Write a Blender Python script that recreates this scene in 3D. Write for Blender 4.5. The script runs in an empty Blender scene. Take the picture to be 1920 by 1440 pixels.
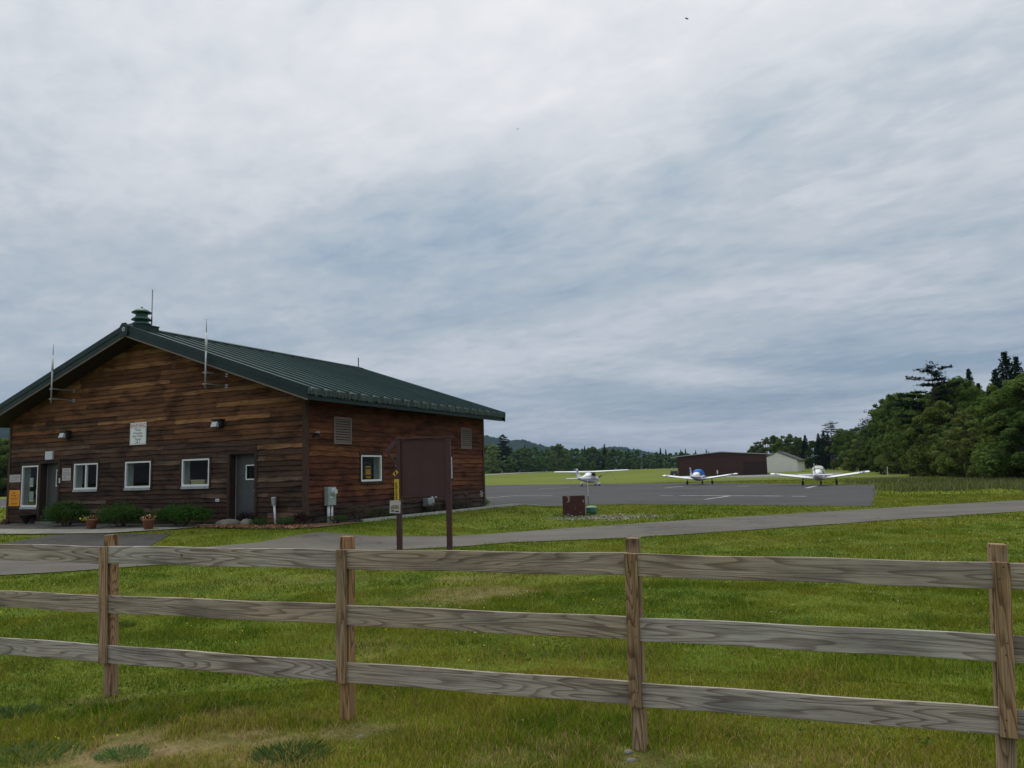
import bpy, bmesh, math, random
import numpy as np
from mathutils import Vector, Matrix, noise as mnoise

random.seed(7)
HAZE = 5.5e-5
SC = bpy.context.scene
COL = SC.collection
R = math.radians

# ------------------------------------------------------------------ camera
FPX, PITCH, ROLL, EYE = 1451.8, .1169, .0272, 1.65
cp, sp, cr, sr = math.cos(PITCH), math.sin(PITCH), math.cos(ROLL), math.sin(ROLL)
FW = np.array([0, cp, sp]); U0 = np.array([0, -sp, cp]); R0 = np.array([1., 0, 0])
RT = cr*R0 - sr*U0; UP = sr*R0 + cr*U0
EY = np.array([0, 0, EYE])
cam_d = bpy.data.cameras.new('camera'); cam = bpy.data.objects.new('camera', cam_d); COL.objects.link(cam)
cam_d.sensor_width = 36; cam_d.sensor_fit = 'HORIZONTAL'; cam_d.lens = 36*FPX/1920
cam_d.clip_start = .1; cam_d.clip_end = 20000
cam.matrix_world = Matrix(((RT[0], UP[0], -FW[0], 0), (RT[1], UP[1], -FW[1], 0), (RT[2], UP[2], -FW[2], EYE), (0, 0, 0, 1)))
SC.camera = cam

def ray(px, py): return FW + RT*(px-960)/FPX + UP*(720-py)/FPX
def az(px):
    d = ray(px, 888 - .0272*(px-960)); h = math.hypot(d[0], d[1]); return np.array([d[0]/h, d[1]/h])
def horizon(px): return 890.5 - .0271*(px-960)

# ------------------------------------------------------------------ building frame and terrain
YAW = .4512; CX, CY = -6.3232, 23.559
BX = np.array([math.cos(YAW), -math.sin(YAW)]); BY = np.array([math.sin(YAW), math.cos(YAW)])
BW, BL = 14.5, 11.4
def smooth(a, b, x):
    t = np.clip((x-a)/(b-a), 0, 1); return t*t*(3-2*t)
def to_local(x, y):
    dx, dy = x-CX, y-CY
    return dx*BX[0]+dy*BX[1], dx*BY[0]+dy*BY[1]
def to_world(lx, ly): return CX+lx*BX[0]+ly*BY[0], CY+lx*BX[1]+ly*BY[1]
def terrain(x, y):
    x = np.asarray(x, float); y = np.asarray(y, float)
    lx, ly = to_local(x, y)
    dx = np.maximum(np.maximum(-BW-lx, lx), 0); dy = np.maximum(np.maximum(-ly, ly-BL), 0)
    d = np.hypot(dx, dy)
    z = .31*(1-smooth(1.0, 6.0, d))
    r = np.hypot(x, y)
    z = z + 3.2*smooth(150, 520, r)
    return z
def gt(px, py):
    d = ray(px, py); z = 0.
    for _ in range(25):
        t = (z-EYE)/d[2]; x, y = t*d[0], t*d[1]; z = float(terrain(x, y))
    return x, y, z
def at_depth(px, d):
    a = az(px); x, y = a*d; return x, y, float(terrain(x, y))

# ------------------------------------------------------------------ mesh helpers
class MB:
    def __init__(s): s.v = []; s.f = []; s.c = []
    def add(s, vs, fs, col=None):
        b = len(s.v); s.v += [tuple(map(float, p)) for p in vs]; s.f += [tuple(b+i for i in f) for f in fs]
        if col is not None: s.c += [tuple(col)]*len(vs)
        return s
    def box(s, x0, x1, y0, y1, z0, z1, col=None):
        return s.add([(x0,y0,z0),(x1,y0,z0),(x1,y1,z0),(x0,y1,z0),(x0,y0,z1),(x1,y0,z1),(x1,y1,z1),(x0,y1,z1)],
                     [(3,2,1,0),(4,5,6,7),(0,1,5,4),(1,2,6,5),(2,3,7,6),(3,0,4,7)], col)
    def tbox(s, T, u0, u1, d0, d1, z0, z1, col=None):
        return s.add([T(u0,d0,z0),T(u1,d0,z0),T(u1,d1,z0),T(u0,d1,z0),T(u0,d0,z1),T(u1,d0,z1),T(u1,d1,z1),T(u0,d1,z1)],
                     [(3,2,1,0),(4,5,6,7),(0,1,5,4),(1,2,6,5),(2,3,7,6),(3,0,4,7)], col)
    def bar(s, a, b, w, h, up=(0,0,1), col=None):
        a, b = Vector(a), Vector(b); d = (b-a).normalized(); u = Vector(up)
        x = d.cross(u)
        if x.length < 1e-4: x = d.cross(Vector((0,1,0)))
        x.normalize(); y = x.cross(d)
        vs = []
        for p in (a, b):
            for i, j in ((-1,-1),(1,-1),(1,1),(-1,1)): vs.append(p+x*(w/2*i)+y*(h/2*j))
        return s.add(vs, [(0,1,2,3),(7,6,5,4),(0,4,5,1),(1,5,6,2),(2,6,7,3),(3,7,4,0)], col)
    def tube(s, pts, rad, n=8, col=None, cap=True):
        pts = [Vector(p) for p in pts]; rs = rad if isinstance(rad, (list, tuple)) else [rad]*len(pts)
        vs = []; ref = None
        for i, p in enumerate(pts):
            d = (pts[min(i+1, len(pts)-1)]-pts[max(i-1, 0)]).normalized()
            if ref is None: ref = d.orthogonal().normalized()
            x = (ref-d*ref.dot(d)).normalized(); ref = x; y = d.cross(x)
            for k in range(n):
                a = 2*math.pi*k/n; vs.append(p+(x*math.cos(a)+y*math.sin(a))*rs[i])
        fs = []
        for i in range(len(pts)-1):
            for k in range(n): fs.append((i*n+k, i*n+(k+1)%n, (i+1)*n+(k+1)%n, (i+1)*n+k))
        if cap: fs += [tuple(range(n))[::-1], tuple((len(pts)-1)*n+k for k in range(n))]
        return s.add(vs, fs, col)
    def lathe(s, prof, c=(0,0,0), n=20, col=None):
        vs = []; fs = []
        for r, z in prof:
            for k in range(n):
                a = 2*math.pi*k/n; vs.append((c[0]+r*math.cos(a), c[1]+r*math.sin(a), c[2]+z))
        for i in range(len(prof)-1):
            for k in range(n): fs.append((i*n+k, i*n+(k+1)%n, (i+1)*n+(k+1)%n, (i+1)*n+k))
        return s.add(vs, fs, col)
    def loft(s, rings, cap=True, col=None):
        n = len(rings[0]); vs = [p for r in rings for p in r]; fs = []
        for i in range(len(rings)-1):
            for k in range(n): fs.append((i*n+k, i*n+(k+1)%n, (i+1)*n+(k+1)%n, (i+1)*n+k))
        if cap: fs += [tuple(range(n))[::-1], tuple((len(rings)-1)*n+k for k in range(n))]
        return s.add(vs, fs, col)
    def ball(s, c, r, n=8, m=6, col=None):
        rx, ry, rz = r if isinstance(r, (tuple, list)) else (r, r, r)
        rings = []
        for j in range(m+1):
            t = math.pi*j/m; q = max(math.sin(t), .02)
            rings.append([(c[0]+rx*q*math.cos(2*math.pi*k/n), c[1]+ry*q*math.sin(2*math.pi*k/n), c[2]-rz*math.cos(t)) for k in range(n)])
        return s.loft(rings, True, col)

def obj(name, mb, mat, parent=None, smooth_sh=False, bevel=0):
    me = bpy.data.meshes.new(name); me.from_pydata(mb.v, [], mb.f); me.update()
    bm = bmesh.new(); bm.from_mesh(me); bmesh.ops.recalc_face_normals(bm, faces=bm.faces); bm.to_mesh(me); bm.free()
    if mb.c and len(mb.c) == len(mb.v):
        a = me.attributes.new('Col', 'FLOAT_COLOR', 'POINT')
        a.data.foreach_set('color', np.array([(*c, 1) for c in mb.c], np.float32).ravel())
    if mat: me.materials.append(mat)
    if smooth_sh: me.polygons.foreach_set('use_smooth', [True]*len(me.polygons))
    o = bpy.data.objects.new(name, me); COL.objects.link(o)
    if parent is not None: o.parent = parent
    if bevel:
        b = o.modifiers.new('bevel', 'BEVEL'); b.width = bevel; b.segments = 2; b.limit_method = 'ANGLE'
    return o
def np_obj(name, v, f, mat, col=None, parent=None):
    """v (n,3), f (m,k) with the same k for every face"""
    me = bpy.data.meshes.new(name)
    me.vertices.add(len(v)); me.vertices.foreach_set('co', np.asarray(v, np.float32).ravel())
    k = f.shape[1]; me.loops.add(f.size); me.loops.foreach_set('vertex_index', f.astype(np.int32).ravel())
    me.polygons.add(len(f)); me.polygons.foreach_set('loop_start', np.arange(0, f.size, k, dtype=np.int32))
    me.update(calc_edges=True)
    if col is not None:
        a = me.attributes.new('Col', 'FLOAT_COLOR', 'POINT')
        c4 = np.ones((len(v), 4), np.float32); c4[:, :3] = col; a.data.foreach_set('color', c4.ravel())
    me.materials.append(mat)
    o = bpy.data.objects.new(name, me); COL.objects.link(o)
    if parent is not None: o.parent = parent
    return o
def tag(o, label=None, cat=None, group=None, kind=None):
    if label: o['label'] = label
    if cat: o['category'] = cat
    if group: o['group'] = group
    if kind: o['kind'] = kind
    return o
def thing(name, label, cat, loc=(0,0,0), rz=0, group=None):
    o = bpy.data.objects.new(name, None); COL.objects.link(o); o.empty_display_size = .3
    o.location = loc; o.rotation_euler = (0, 0, rz)
    return tag(o, label, cat, group)
def on_building(name, label, cat, lx, ly, z, group=None):
    x, y = to_world(lx, ly); return thing(name, label, cat, (x, y, z), -YAW, group)
def copy_tree(o, parent=None):
    c = o.copy(); COL.objects.link(c)
    if parent is not None: c.parent = parent
    for ch in o.children: copy_tree(ch, c)
    return c
def text_mb(txt, size, align='CENTER'):
    cu = bpy.data.curves.new('lettering', 'FONT'); cu.body = txt; cu.size = size; cu.align_x = align; cu.align_y = 'CENTER'
    o = bpy.data.objects.new('lettering', cu); COL.objects.link(o)
    dg = bpy.context.evaluated_depsgraph_get(); me = bpy.data.meshes.new_from_object(o.evaluated_get(dg))
    mb = MB(); mb.v = [tuple(v.co) for v in me.vertices]; mb.f = [tuple(p.vertices) for p in me.polygons]
    bpy.data.objects.remove(o); bpy.data.curves.remove(cu); bpy.data.meshes.remove(me)
    return mb

# ------------------------------------------------------------------ materials
def newmat(name):
    m = bpy.data.materials.new(name); m.use_nodes = True; nt = m.node_tree; nt.nodes.clear()
    out = nt.nodes.new('ShaderNodeOutputMaterial'); return m, nt, nt.nodes, nt.links, out
def ramp(n, stops, interp='LINEAR'):
    r = n.new('ShaderNodeValToRGB'); r.color_ramp.interpolation = interp; e = r.color_ramp.elements
    while len(e) < len(stops): e.new(.5)
    for i, (p, c) in enumerate(stops):
        e[i].position = p; e[i].color = (*c, 1) if len(c) == 3 else c
    return r
def math_n(n, l, op, a, b=None, c=None):
    m = n.new('ShaderNodeMath'); m.operation = op
    for i, q in enumerate((a, b, c)):
        if q is None: continue
        if isinstance(q, (int, float)): m.inputs[i].default_value = q
        else: l.new(q, m.inputs[i])
    return m.outputs[0]
def mixc(n, l, fac, a, b, blend='MIX'):
    m = n.new('ShaderNodeMix'); m.data_type = 'RGBA'; m.blend_type = blend
    for k, q in ((0, fac), (6, a), (7, b)):
        if isinstance(q, (int, float)): m.inputs[k].default_value = q
        elif isinstance(q, tuple): m.inputs[k].default_value = (*q, 1)
        else: l.new(q, m.inputs[k])
    return m.outputs[2]
def coord(n, l, kind='Object', scale=(1,1,1), rnd=False):
    tc = n.new('ShaderNodeTexCoord'); o = tc.outputs[kind]
    if rnd:
        oi = n.new('ShaderNodeObjectInfo'); v = n.new('ShaderNodeVectorMath'); v.operation = 'MULTIPLY_ADD'
        cb = n.new('ShaderNodeCombineXYZ'); 
        for i, k in enumerate((37., 91., 53.)): l.new(math_n(n, l, 'MULTIPLY', oi.outputs['Random'], k), cb.inputs[i])
        v.operation = 'ADD'; l.new(o, v.inputs[0]); l.new(cb.outputs[0], v.inputs[1]); o = v.outputs[0]
    mp = n.new('ShaderNodeMapping'); mp.inputs['Scale'].default_value = scale; l.new(o, mp.inputs[0]); return mp.outputs[0]
def noise_n(n, l, vec, scale, detail=4, rough=.55, dist=0):
    t = n.new('ShaderNodeTexNoise'); t.inputs['Scale'].default_value = scale; t.inputs['Detail'].default_value = detail
    t.inputs['Roughness'].default_value = rough; t.inputs['Distortion'].default_value = dist; l.new(vec, t.inputs['Vector']); return t.outputs['Fac']
def M(name, c1, c2=None, scale=6, rough=.75, bump=0, bscale=40, kind='Object', stretch=(1,1,1), spec=.3, metal=0, lo=.35, hi=.65, detail=5, attr=False):
    m, nt, n, l, out = newmat(name); b = n.new('ShaderNodeBsdfPrincipled')
    b.inputs['Roughness'].default_value = rough; b.inputs['Metallic'].default_value = metal; b.inputs['Specular IOR Level'].default_value = spec
    l.new(b.outputs[0], out.inputs[0]); v = coord(n, l, kind, stretch)
    c2 = c2 or tuple(x*.8 for x in c1)
    f = noise_n(n, l, v, scale, detail)
    rp = ramp(n, [(lo, c1), (hi, c2)]); l.new(f, rp.inputs[0]); c = rp.outputs[0]
    if attr:
        a = n.new('ShaderNodeAttribute'); a.attribute_name = 'Col'; c = mixc(n, l, 1., a.outputs['Color'], c, 'MULTIPLY')
    l.new(c, b.inputs['Base Color'])
    if bump:
        bp = n.new('ShaderNodeBump'); bp.inputs['Strength'].default_value = bump; bp.inputs['Distance'].default_value = .02
        l.new(noise_n(n, l, v, bscale, 6, .6), bp.inputs['Height']); l.new(bp.outputs[0], b.inputs['Normal'])
    return m

def leaf_mat(name, trans=.3):
    m, nt, n, l, out = newmat(name); a = n.new('ShaderNodeAttribute'); a.attribute_name = 'Col'
    oi = n.new('ShaderNodeObjectInfo')
    hv = n.new('ShaderNodeHueSaturation'); l.new(a.outputs['Color'], hv.inputs['Color'])
    mr = n.new('ShaderNodeMapRange'); mr.inputs[3].default_value = .75; mr.inputs[4].default_value = 1.25; l.new(oi.outputs['Random'], mr.inputs[0]); l.new(mr.outputs[0], hv.inputs['Value'])
    mh = n.new('ShaderNodeMapRange'); mh.inputs[3].default_value = .485; mh.inputs[4].default_value = .515
    l.new(math_n(n, l, 'FRACT', math_n(n, l, 'MULTIPLY', oi.outputs['Random'], 17.3)), mh.inputs[0]); l.new(mh.outputs[0], hv.inputs['Hue'])
    d = n.new('ShaderNodeBsdfDiffuse'); t = n.new('ShaderNodeBsdfTranslucent'); x = n.new('ShaderNodeMixShader'); x.inputs[0].default_value = trans
    l.new(hv.outputs[0], d.inputs[0]); l.new(hv.outputs[0], t.inputs[0]); l.new(d.outputs[0], x.inputs[1]); l.new(t.outputs[0], x.inputs[2]); l.new(x.outputs[0], out.inputs[0])
    return m
def board_mat(name):                       # siding: colour of each board from the mesh, grain and stains on top
    m, nt, n, l, out = newmat(name); b = n.new('ShaderNodeBsdfPrincipled'); b.inputs['Roughness'].default_value = .8; b.inputs['Specular IOR Level'].default_value = .2
    a = n.new('ShaderNodeAttribute'); a.attribute_name = 'Col'
    g = noise_n(n, l, coord(n, l, 'Object', (1.2, 1.2, 42)), 1., 6, .65, .6)
    rp = ramp(n, [(.28, (.35,.33,.32)), (.5, (.95,.95,.95)), (.75, (1.45,1.4,1.35))]); l.new(g, rp.inputs[0])
    c = mixc(n, l, 1., a.outputs['Color'], rp.outputs[0], 'MULTIPLY')
    s = noise_n(n, l, coord(n, l, 'Object', (.9, .9, 2.2)), 1.3, 6, .6, .5)
    r2 = ramp(n, [(.36, (.42,.40,.40)), (.52, (1,1,1)), (.68, (1.25,1.15,1.05))]); l.new(s, r2.inputs[0])
    c = mixc(n, l, 1., c, r2.outputs[0], 'MULTIPLY'); l.new(c, b.inputs['Base Color'])
    bp = n.new('ShaderNodeBump'); bp.inputs['Strength'].default_value = .5; bp.inputs['Distance'].default_value = .012; l.new(g, bp.inputs['Height']); l.new(bp.outputs[0], b.inputs['Normal'])
    l.new(b.outputs[0], out.inputs[0]); return m
def plank_mat(name, axis, light, dark, warm, freq=10.5):    # weathered softwood with cathedral grain along one axis
    m, nt, n, l, out = newmat(name); b = n.new('ShaderNodeBsdfPrincipled'); b.inputs['Roughness'].default_value = .85; b.inputs['Specular IOR Level'].default_value = .15
    def sc(al, ac): return tuple(al if i == axis else ac for i in range(3))
    f = noise_n(n, l, coord(n, l, 'Object', sc(.50, 6.2), True), 1., 2.2, .42, .15)
    saw = math_n(n, l, 'FRACT', math_n(n, l, 'MULTIPLY', f, freq*2.0))
    rp = ramp(n, [(0, (.03,.03,.03)), (.55, (.14,.14,.14)), (.86, (1,1,1)), (.95, (.95,.95,.95)), (1, (.03,.03,.03))]); l.new(saw, rp.inputs[0])
    fib = noise_n(n, l, coord(n, l, 'Object', sc(2.2, 130), True), 1., 4, .7)
    big = noise_n(n, l, coord(n, l, 'Object', sc(.8, 3), True), 1., 3, .6)
    oi = n.new('ShaderNodeObjectInfo')
    tone = math_n(n, l, 'ADD', math_n(n, l, 'MULTIPLY', oi.outputs['Random'], .75), math_n(n, l, 'MULTIPLY', math_n(n, l, 'SUBTRACT', big, .45), 1.6)); 
    cl = n.new('ShaderNodeClamp'); l.new(tone, cl.inputs[0])
    base = mixc(n, l, cl.outputs[0], light, warm)
    lines = math_n(n, l, 'MULTIPLY', rp.outputs[0], math_n(n, l, 'ADD', .35, math_n(n, l, 'MULTIPLY', big, .75)))
    c = mixc(n, l, lines, base, dark)
    fr = ramp(n, [(.3, (.56,.56,.57)), (.62, (1.22,1.22,1.22))]); l.new(fib, fr.inputs[0]); c = mixc(n, l, 1., c, fr.outputs[0], 'MULTIPLY')
    ck = noise_n(n, l, coord(n, l, 'Object', sc(.9, 55), True), 1., 3, .5, .3); cr2 = ramp(n, [(.70, (1,1,1)), (.735, (.22,.19,.17))]); l.new(ck, cr2.inputs[0]); c = mixc(n, l, 1., c, cr2.outputs[0], 'MULTIPLY')
    sn = noise_n(n, l, coord(n, l, 'Object', sc(1.4, 5), True), 1., 5, .6); sr2 = ramp(n, [(.34, (.62,.62,.64)), (.5, (1,1,1)), (.7, (1.14,1.12,1.08))]); l.new(sn, sr2.inputs[0]); c = mixc(n, l, 1., c, sr2.outputs[0], 'MULTIPLY')
    vo = n.new('ShaderNodeTexVoronoi'); vo.inputs['Scale'].default_value = 1.; l.new(coord(n, l, 'Object', sc(1.9, 1.9), True), vo.inputs['Vector'])
    kr = ramp(n, [(.012, (.12,.10,.09)), (.02, (.55,.5,.46)), (.034, (1,1,1))]); l.new(vo.outputs['Distance'], kr.inputs[0]); c = mixc(n, l, 1., c, kr.outputs[0], 'MULTIPLY')
    l.new(c, b.inputs['Base Color'])
    bp = n.new('ShaderNodeBump'); bp.inputs['Strength'].default_value = .45; bp.inputs['Distance'].default_value = .004
    l.new(math_n(n, l, 'SUBTRACT', fib, math_n(n, l, 'MULTIPLY', rp.outputs[0], .5)), bp.inputs['Height']); l.new(bp.outputs[0], b.inputs['Normal'])
    l.new(b.outputs[0], out.inputs[0]); return m
def glass_mat():
    m, nt, n, l, out = newmat('window_glass'); t = n.new('ShaderNodeBsdfTransparent'); t.inputs[0].default_value = (.82,.88,.86,1)
    g = n.new('ShaderNodeBsdfGlossy'); g.inputs['Roughness'].default_value = .02; lw = n.new('ShaderNodeFresnel'); lw.inputs[0].default_value = 1.45
    x = n.new('ShaderNodeMixShader'); l.new(math_n(n, l, 'MULTIPLY', lw.outputs[0], .45), x.inputs[0]); l.new(t.outputs[0], x.inputs[1]); l.new(g.outputs[0], x.inputs[2]); l.new(x.outputs[0], out.inputs[0]); return m

m_siding = board_mat('cedar_siding')
m_trim = M('dark_trim', (.055,.032,.024), (.03,.019,.016), 3, .8, .3, 30, stretch=(6,6,1))
m_corner = M('corner_board', (.085,.045,.03), (.045,.026,.02), 3, .8, .3, 30, stretch=(6,6,1))
m_dark = M('dark_backing', (.012,.011,.010), (.02,.017,.015), 4, .9)
m_floor_in = M('dark_floor', (.03,.03,.03), (.02,.02,.02), 4, .9)
m_found = M('foundation_concrete', (.2,.195,.18), (.12,.12,.11), 3, .9, .3, 30)
m_white = M('white_vinyl', (.8,.8,.8), (.72,.73,.73), 3, .45, 0, spec=.4)
m_reveal = M('reveal_paint', (.74,.80,.77), (.66,.73,.70), 3, .6)
m_glass = glass_mat()
m_doorgrey = M('grey_door_paint', (.075,.075,.078), (.06,.06,.064), 4, .5, .05, 60, spec=.4)
m_metal = M('galvanised_metal', (.42,.43,.44), (.33,.34,.35), 8, .45, 0, metal=.5)
m_steel = M('grey_box_paint', (.33,.38,.36), (.27,.32,.31), 5, .5, spec=.4)
m_black = M('black_plastic', (.015,.015,.016), (.025,.025,.025), 8, .5)
m_lens = M('lamp_lens', (.55,.58,.6), (.5,.53,.55), 10, .25, spec=.5)
m_pvc = M('white_pvc', (.72,.73,.74), (.6,.61,.62), 9, .45, spec=.4)
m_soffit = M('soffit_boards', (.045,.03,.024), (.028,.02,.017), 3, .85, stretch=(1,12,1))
m_signwhite = M('white_sign_metal', (.84,.86,.85), (.78,.8,.79), 4, .5, spec=.4)
m_paper = M('weathered_paper', (.50,.46,.47), (.40,.37,.38), 9, .8)
m_paper2 = M('window_paper', (.62,.68,.66), (.55,.6,.58), 9, .8)
m_ink = M('black_ink', (.02,.02,.022), (.03,.03,.03), 9, .7)
m_inkred = M('red_ink', (.42,.03,.04), (.36,.03,.04), 9, .6)
m_inkgrey = M('faded_ink', (.22,.2,.2), (.26,.24,.24), 9, .7)
m_orange = M('orange_sign_paint', (.72,.30,.012), (.64,.26,.012), 6, .5, spec=.4)
m_inkbrown = M('brown_ink', (.17,.035,.01), (.2,.045,.012), 9, .7)
m_brown = M('brown_paint', (.070,.030,.031), (.052,.022,.024), 2.5, .6, .15, 25, spec=.35)
m_yellow = M('yellow_sign_paint', (.62,.42,.02), (.5,.33,.03), 14, .55)
m_terracotta = M('terracotta', (.36,.15,.085), (.28,.11,.065), 9, .8, .1, 60)
m_soil = M('potting_soil', (.04,.025,.018), (.02,.014,.01), 20, .95, .4, 60)
m_bark = M('tree_bark', (.09,.07,.055), (.045,.036,.03), 3, .95, .6, 20, stretch=(5,5,1))
m_leaf = leaf_mat('foliage', .42); m_needle = leaf_mat('conifer_needles', .12); m_grass = leaf_mat('grass_blades', .3)
m_petal = leaf_mat('petals', .2)
m_rail = plank_mat('fence_rail_wood', 0, (.440,.398,.355), (.150,.112,.084), (.385,.298,.215))
m_post = plank_mat('fence_post_wood', 2, (.36,.265,.17), (.095,.044,.020), (.37,.215,.105), 14)
m_planewhite = M('aircraft_white_paint', (.83,.84,.86), (.79,.8,.82), 2, .3, spec=.5)
m_planeblue = M('aircraft_blue_trim', (.03,.05,.2), (.035,.06,.22), 5, .35, spec=.5)
m_planegrey = M('aircraft_grey_trim', (.36,.38,.46), (.32,.34,.42), 5, .4)
m_cover = M('blue_canvas_cover', (.006,.15,.56), (.005,.10,.42), 3, .7, .2, 12)
m_coverbeige = M('beige_canvas_cover', (.50,.49,.43), (.42,.41,.36), 3, .75, .2, 12)
m_tyre = M('black_rubber', (.018,.018,.018), (.028,.027,.026), 12, .85)
m_tint = M('dark_cabin_glass', (.02,.025,.03), (.03,.035,.04), 4, .08, spec=.6)
m_rust = M('rusted_red_steel', (.075,.026,.021), (.055,.02,.017), 4, .7, .2, 25)
m_bare = M('bare_scraped_metal', (.34,.30,.28), (.22,.17,.15), 12, .7)
m_greenbox = M('green_plastic_lid', (.06,.17,.11), (.045,.13,.085), 6, .5, spec=.4)
m_cream = M('pale_metal_cladding', (.76,.74,.70), (.71,.69,.66), .5, .6)
m_hangar = M('brown_metal_cladding', (.064,.027,.022), (.047,.021,.017), 1., .6, .2, 6, stretch=(10,10,.2))
m_hangardark = M('dark_hangar_door', (.035,.017,.017), (.027,.013,.013), 1.5, .6, stretch=(10,10,.3))
m_roofdark = M('dark_shingle', (.035,.037,.04), (.05,.05,.052), 3, .8)
m_rooflight = M('pale_roof_sheet', (.42,.45,.46), (.36,.39,.4), 1, .45)
m_stone = M('grey_stone', (.24,.22,.18), (.14,.13,.11), 6, .9, .5, 20)
m_log = M('rotten_brown_wood', (.10,.055,.03), (.05,.028,.018), 4, .9, .5, 20, stretch=(4,4,1))
m_edge = M('edging_timber', (.42,.43,.38), (.3,.31,.27), 5, .85, .2, 30)
m_suv = M('black_car_paint', (.012,.013,.015), (.018,.018,.02), 3, .25, spec=.5)

def roof_mat():
    m, nt, n, l, out = newmat('green_standing_seam'); b = n.new('ShaderNodeBsdfPrincipled')
    b.inputs['Roughness'].default_value = .5; b.inputs['Specular IOR Level'].default_value = .35
    f = noise_n(n, l, coord(n, l, 'Object', (.7, 3.5, 1)), 1.2, 5, .6)
    rp = ramp(n, [(.26, (.005,.024,.024)), (.5, (.010,.040,.039)), (.76, (.020,.062,.059))]); l.new(f, rp.inputs[0]); l.new(rp.outputs[0], b.inputs['Base Color']); l.new(b.outputs[0], out.inputs[0]); return m
m_roof = roof_mat()
m_rooftrim = M('green_roof_trim', (.009,.030,.028), (.006,.022,.021), 2, .5, spec=.3)
def eave_mat():
    m, nt, n, l, out = newmat('stained_eave_trim'); b = n.new('ShaderNodeBsdfPrincipled'); b.inputs['Roughness'].default_value = .7
    f = noise_n(n, l, coord(n, l, 'Object', (1, 9, 1.2)), 1.6, 6, .7, .3)
    rp = ramp(n, [(.36, (.012,.02,.017)), (.5, (.03,.055,.045)), (.6, (.075,.10,.085)), (.72, (.16,.18,.16))]); l.new(f, rp.inputs[0]); l.new(rp.outputs[0], b.inputs['Base Color']); l.new(b.outputs[0], out.inputs[0]); return m
m_eave = eave_mat()
def asphalt(name, a, c, patch):
    m, nt, n, l, out = newmat(name); b = n.new('ShaderNodeBsdfPrincipled'); b.inputs['Roughness'].default_value = .85; b.inputs['Specular IOR Level'].default_value = .25
    v = coord(n, l, 'Object'); f1 = noise_n(n, l, v, patch, 6, .62, .4); f2 = noise_n(n, l, v, 45, 3, .7)
    rp = ramp(n, [(.34, a), (.66, c)]); l.new(f1, rp.inputs[0])
    r2 = ramp(n, [(.3, (.75,.75,.75)), (.7, (1.25,1.25,1.25))]); l.new(f2, r2.inputs[0])
    c1 = mixc(n, l, 1., rp.outputs[0], r2.outputs[0], 'MULTIPLY')
    f3 = noise_n(n, l, coord(n, l, 'Object', (.35, 3.2, 1)), .35, 6, .6, .8)
    r3 = ramp(n, [(.35, (.82,.82,.83)), (.62, (1.12,1.11,1.1))]); l.new(f3, r3.inputs[0]); c1 = mixc(n, l, 1., c1, r3.outputs[0], 'MULTIPLY')
    vo = n.new('ShaderNodeTexVoronoi'); vo.feature = 'DISTANCE_TO_EDGE'; vo.inputs['Scale'].default_value = .16; wp = n.new('ShaderNodeVectorMath'); wp.operation = 'ADD'; tw = n.new('ShaderNodeTexNoise'); tw.inputs['Scale'].default_value = .8; tw.inputs['Detail'].default_value = 6; l.new(v, tw.inputs['Vector']); l.new(v, wp.inputs[0]); ws = n.new('ShaderNodeVectorMath'); ws.operation = 'SCALE'; ws.inputs['Scale'].default_value = 3.5; l.new(tw.outputs['Color'], ws.inputs[0]); l.new(ws.outputs[0], wp.inputs[1]); l.new(wp.outputs[0], vo.inputs['Vector'])
    r4 = ramp(n, [(.0, (.55,.55,.55)), (.006, (.7,.7,.7)), (.012, (1,1,1))]); l.new(vo.outputs['Distance'], r4.inputs[0]); c1 = mixc(n, l, 1., c1, r4.outputs[0], 'MULTIPLY')
    l.new(c1, b.inputs['Base Color']); bp = n.new('ShaderNodeBump'); bp.inputs['Strength'].default_value = .35; bp.inputs['Distance'].default_value = .01
    l.new(f2, bp.inputs['Height']); l.new(bp.outputs[0], b.inputs['Normal']); l.new(b.outputs[0], out.inputs[0]); return m
m_apron = asphalt('apron_asphalt', (.038,.038,.039), (.060,.058,.056), .12)
m_path = asphalt('path_asphalt', (.088,.080,.067), (.122,.111,.093), .35)
m_drive = asphalt('drive_asphalt', (.040,.038,.036), (.056,.053,.048), .4)
m_walk = M('walk_concrete', (.30,.285,.24), (.2,.19,.165), 1.5, .9, .3, 25)
m_paint = M('worn_line_paint', (.5,.5,.5), (.22,.22,.22), 2.5, .8, detail=6)
m_runway = asphalt('runway_asphalt', (.18,.18,.17), (.24,.24,.22), .08)
m_mulch = M('bark_mulch', (.24,.14,.085), (.10,.06,.04), 9, .95, .8, 30)
m_bed = M('bed_soil', (.12,.11,.095), (.06,.052,.045), 5, .95, .6, 25)

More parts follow.
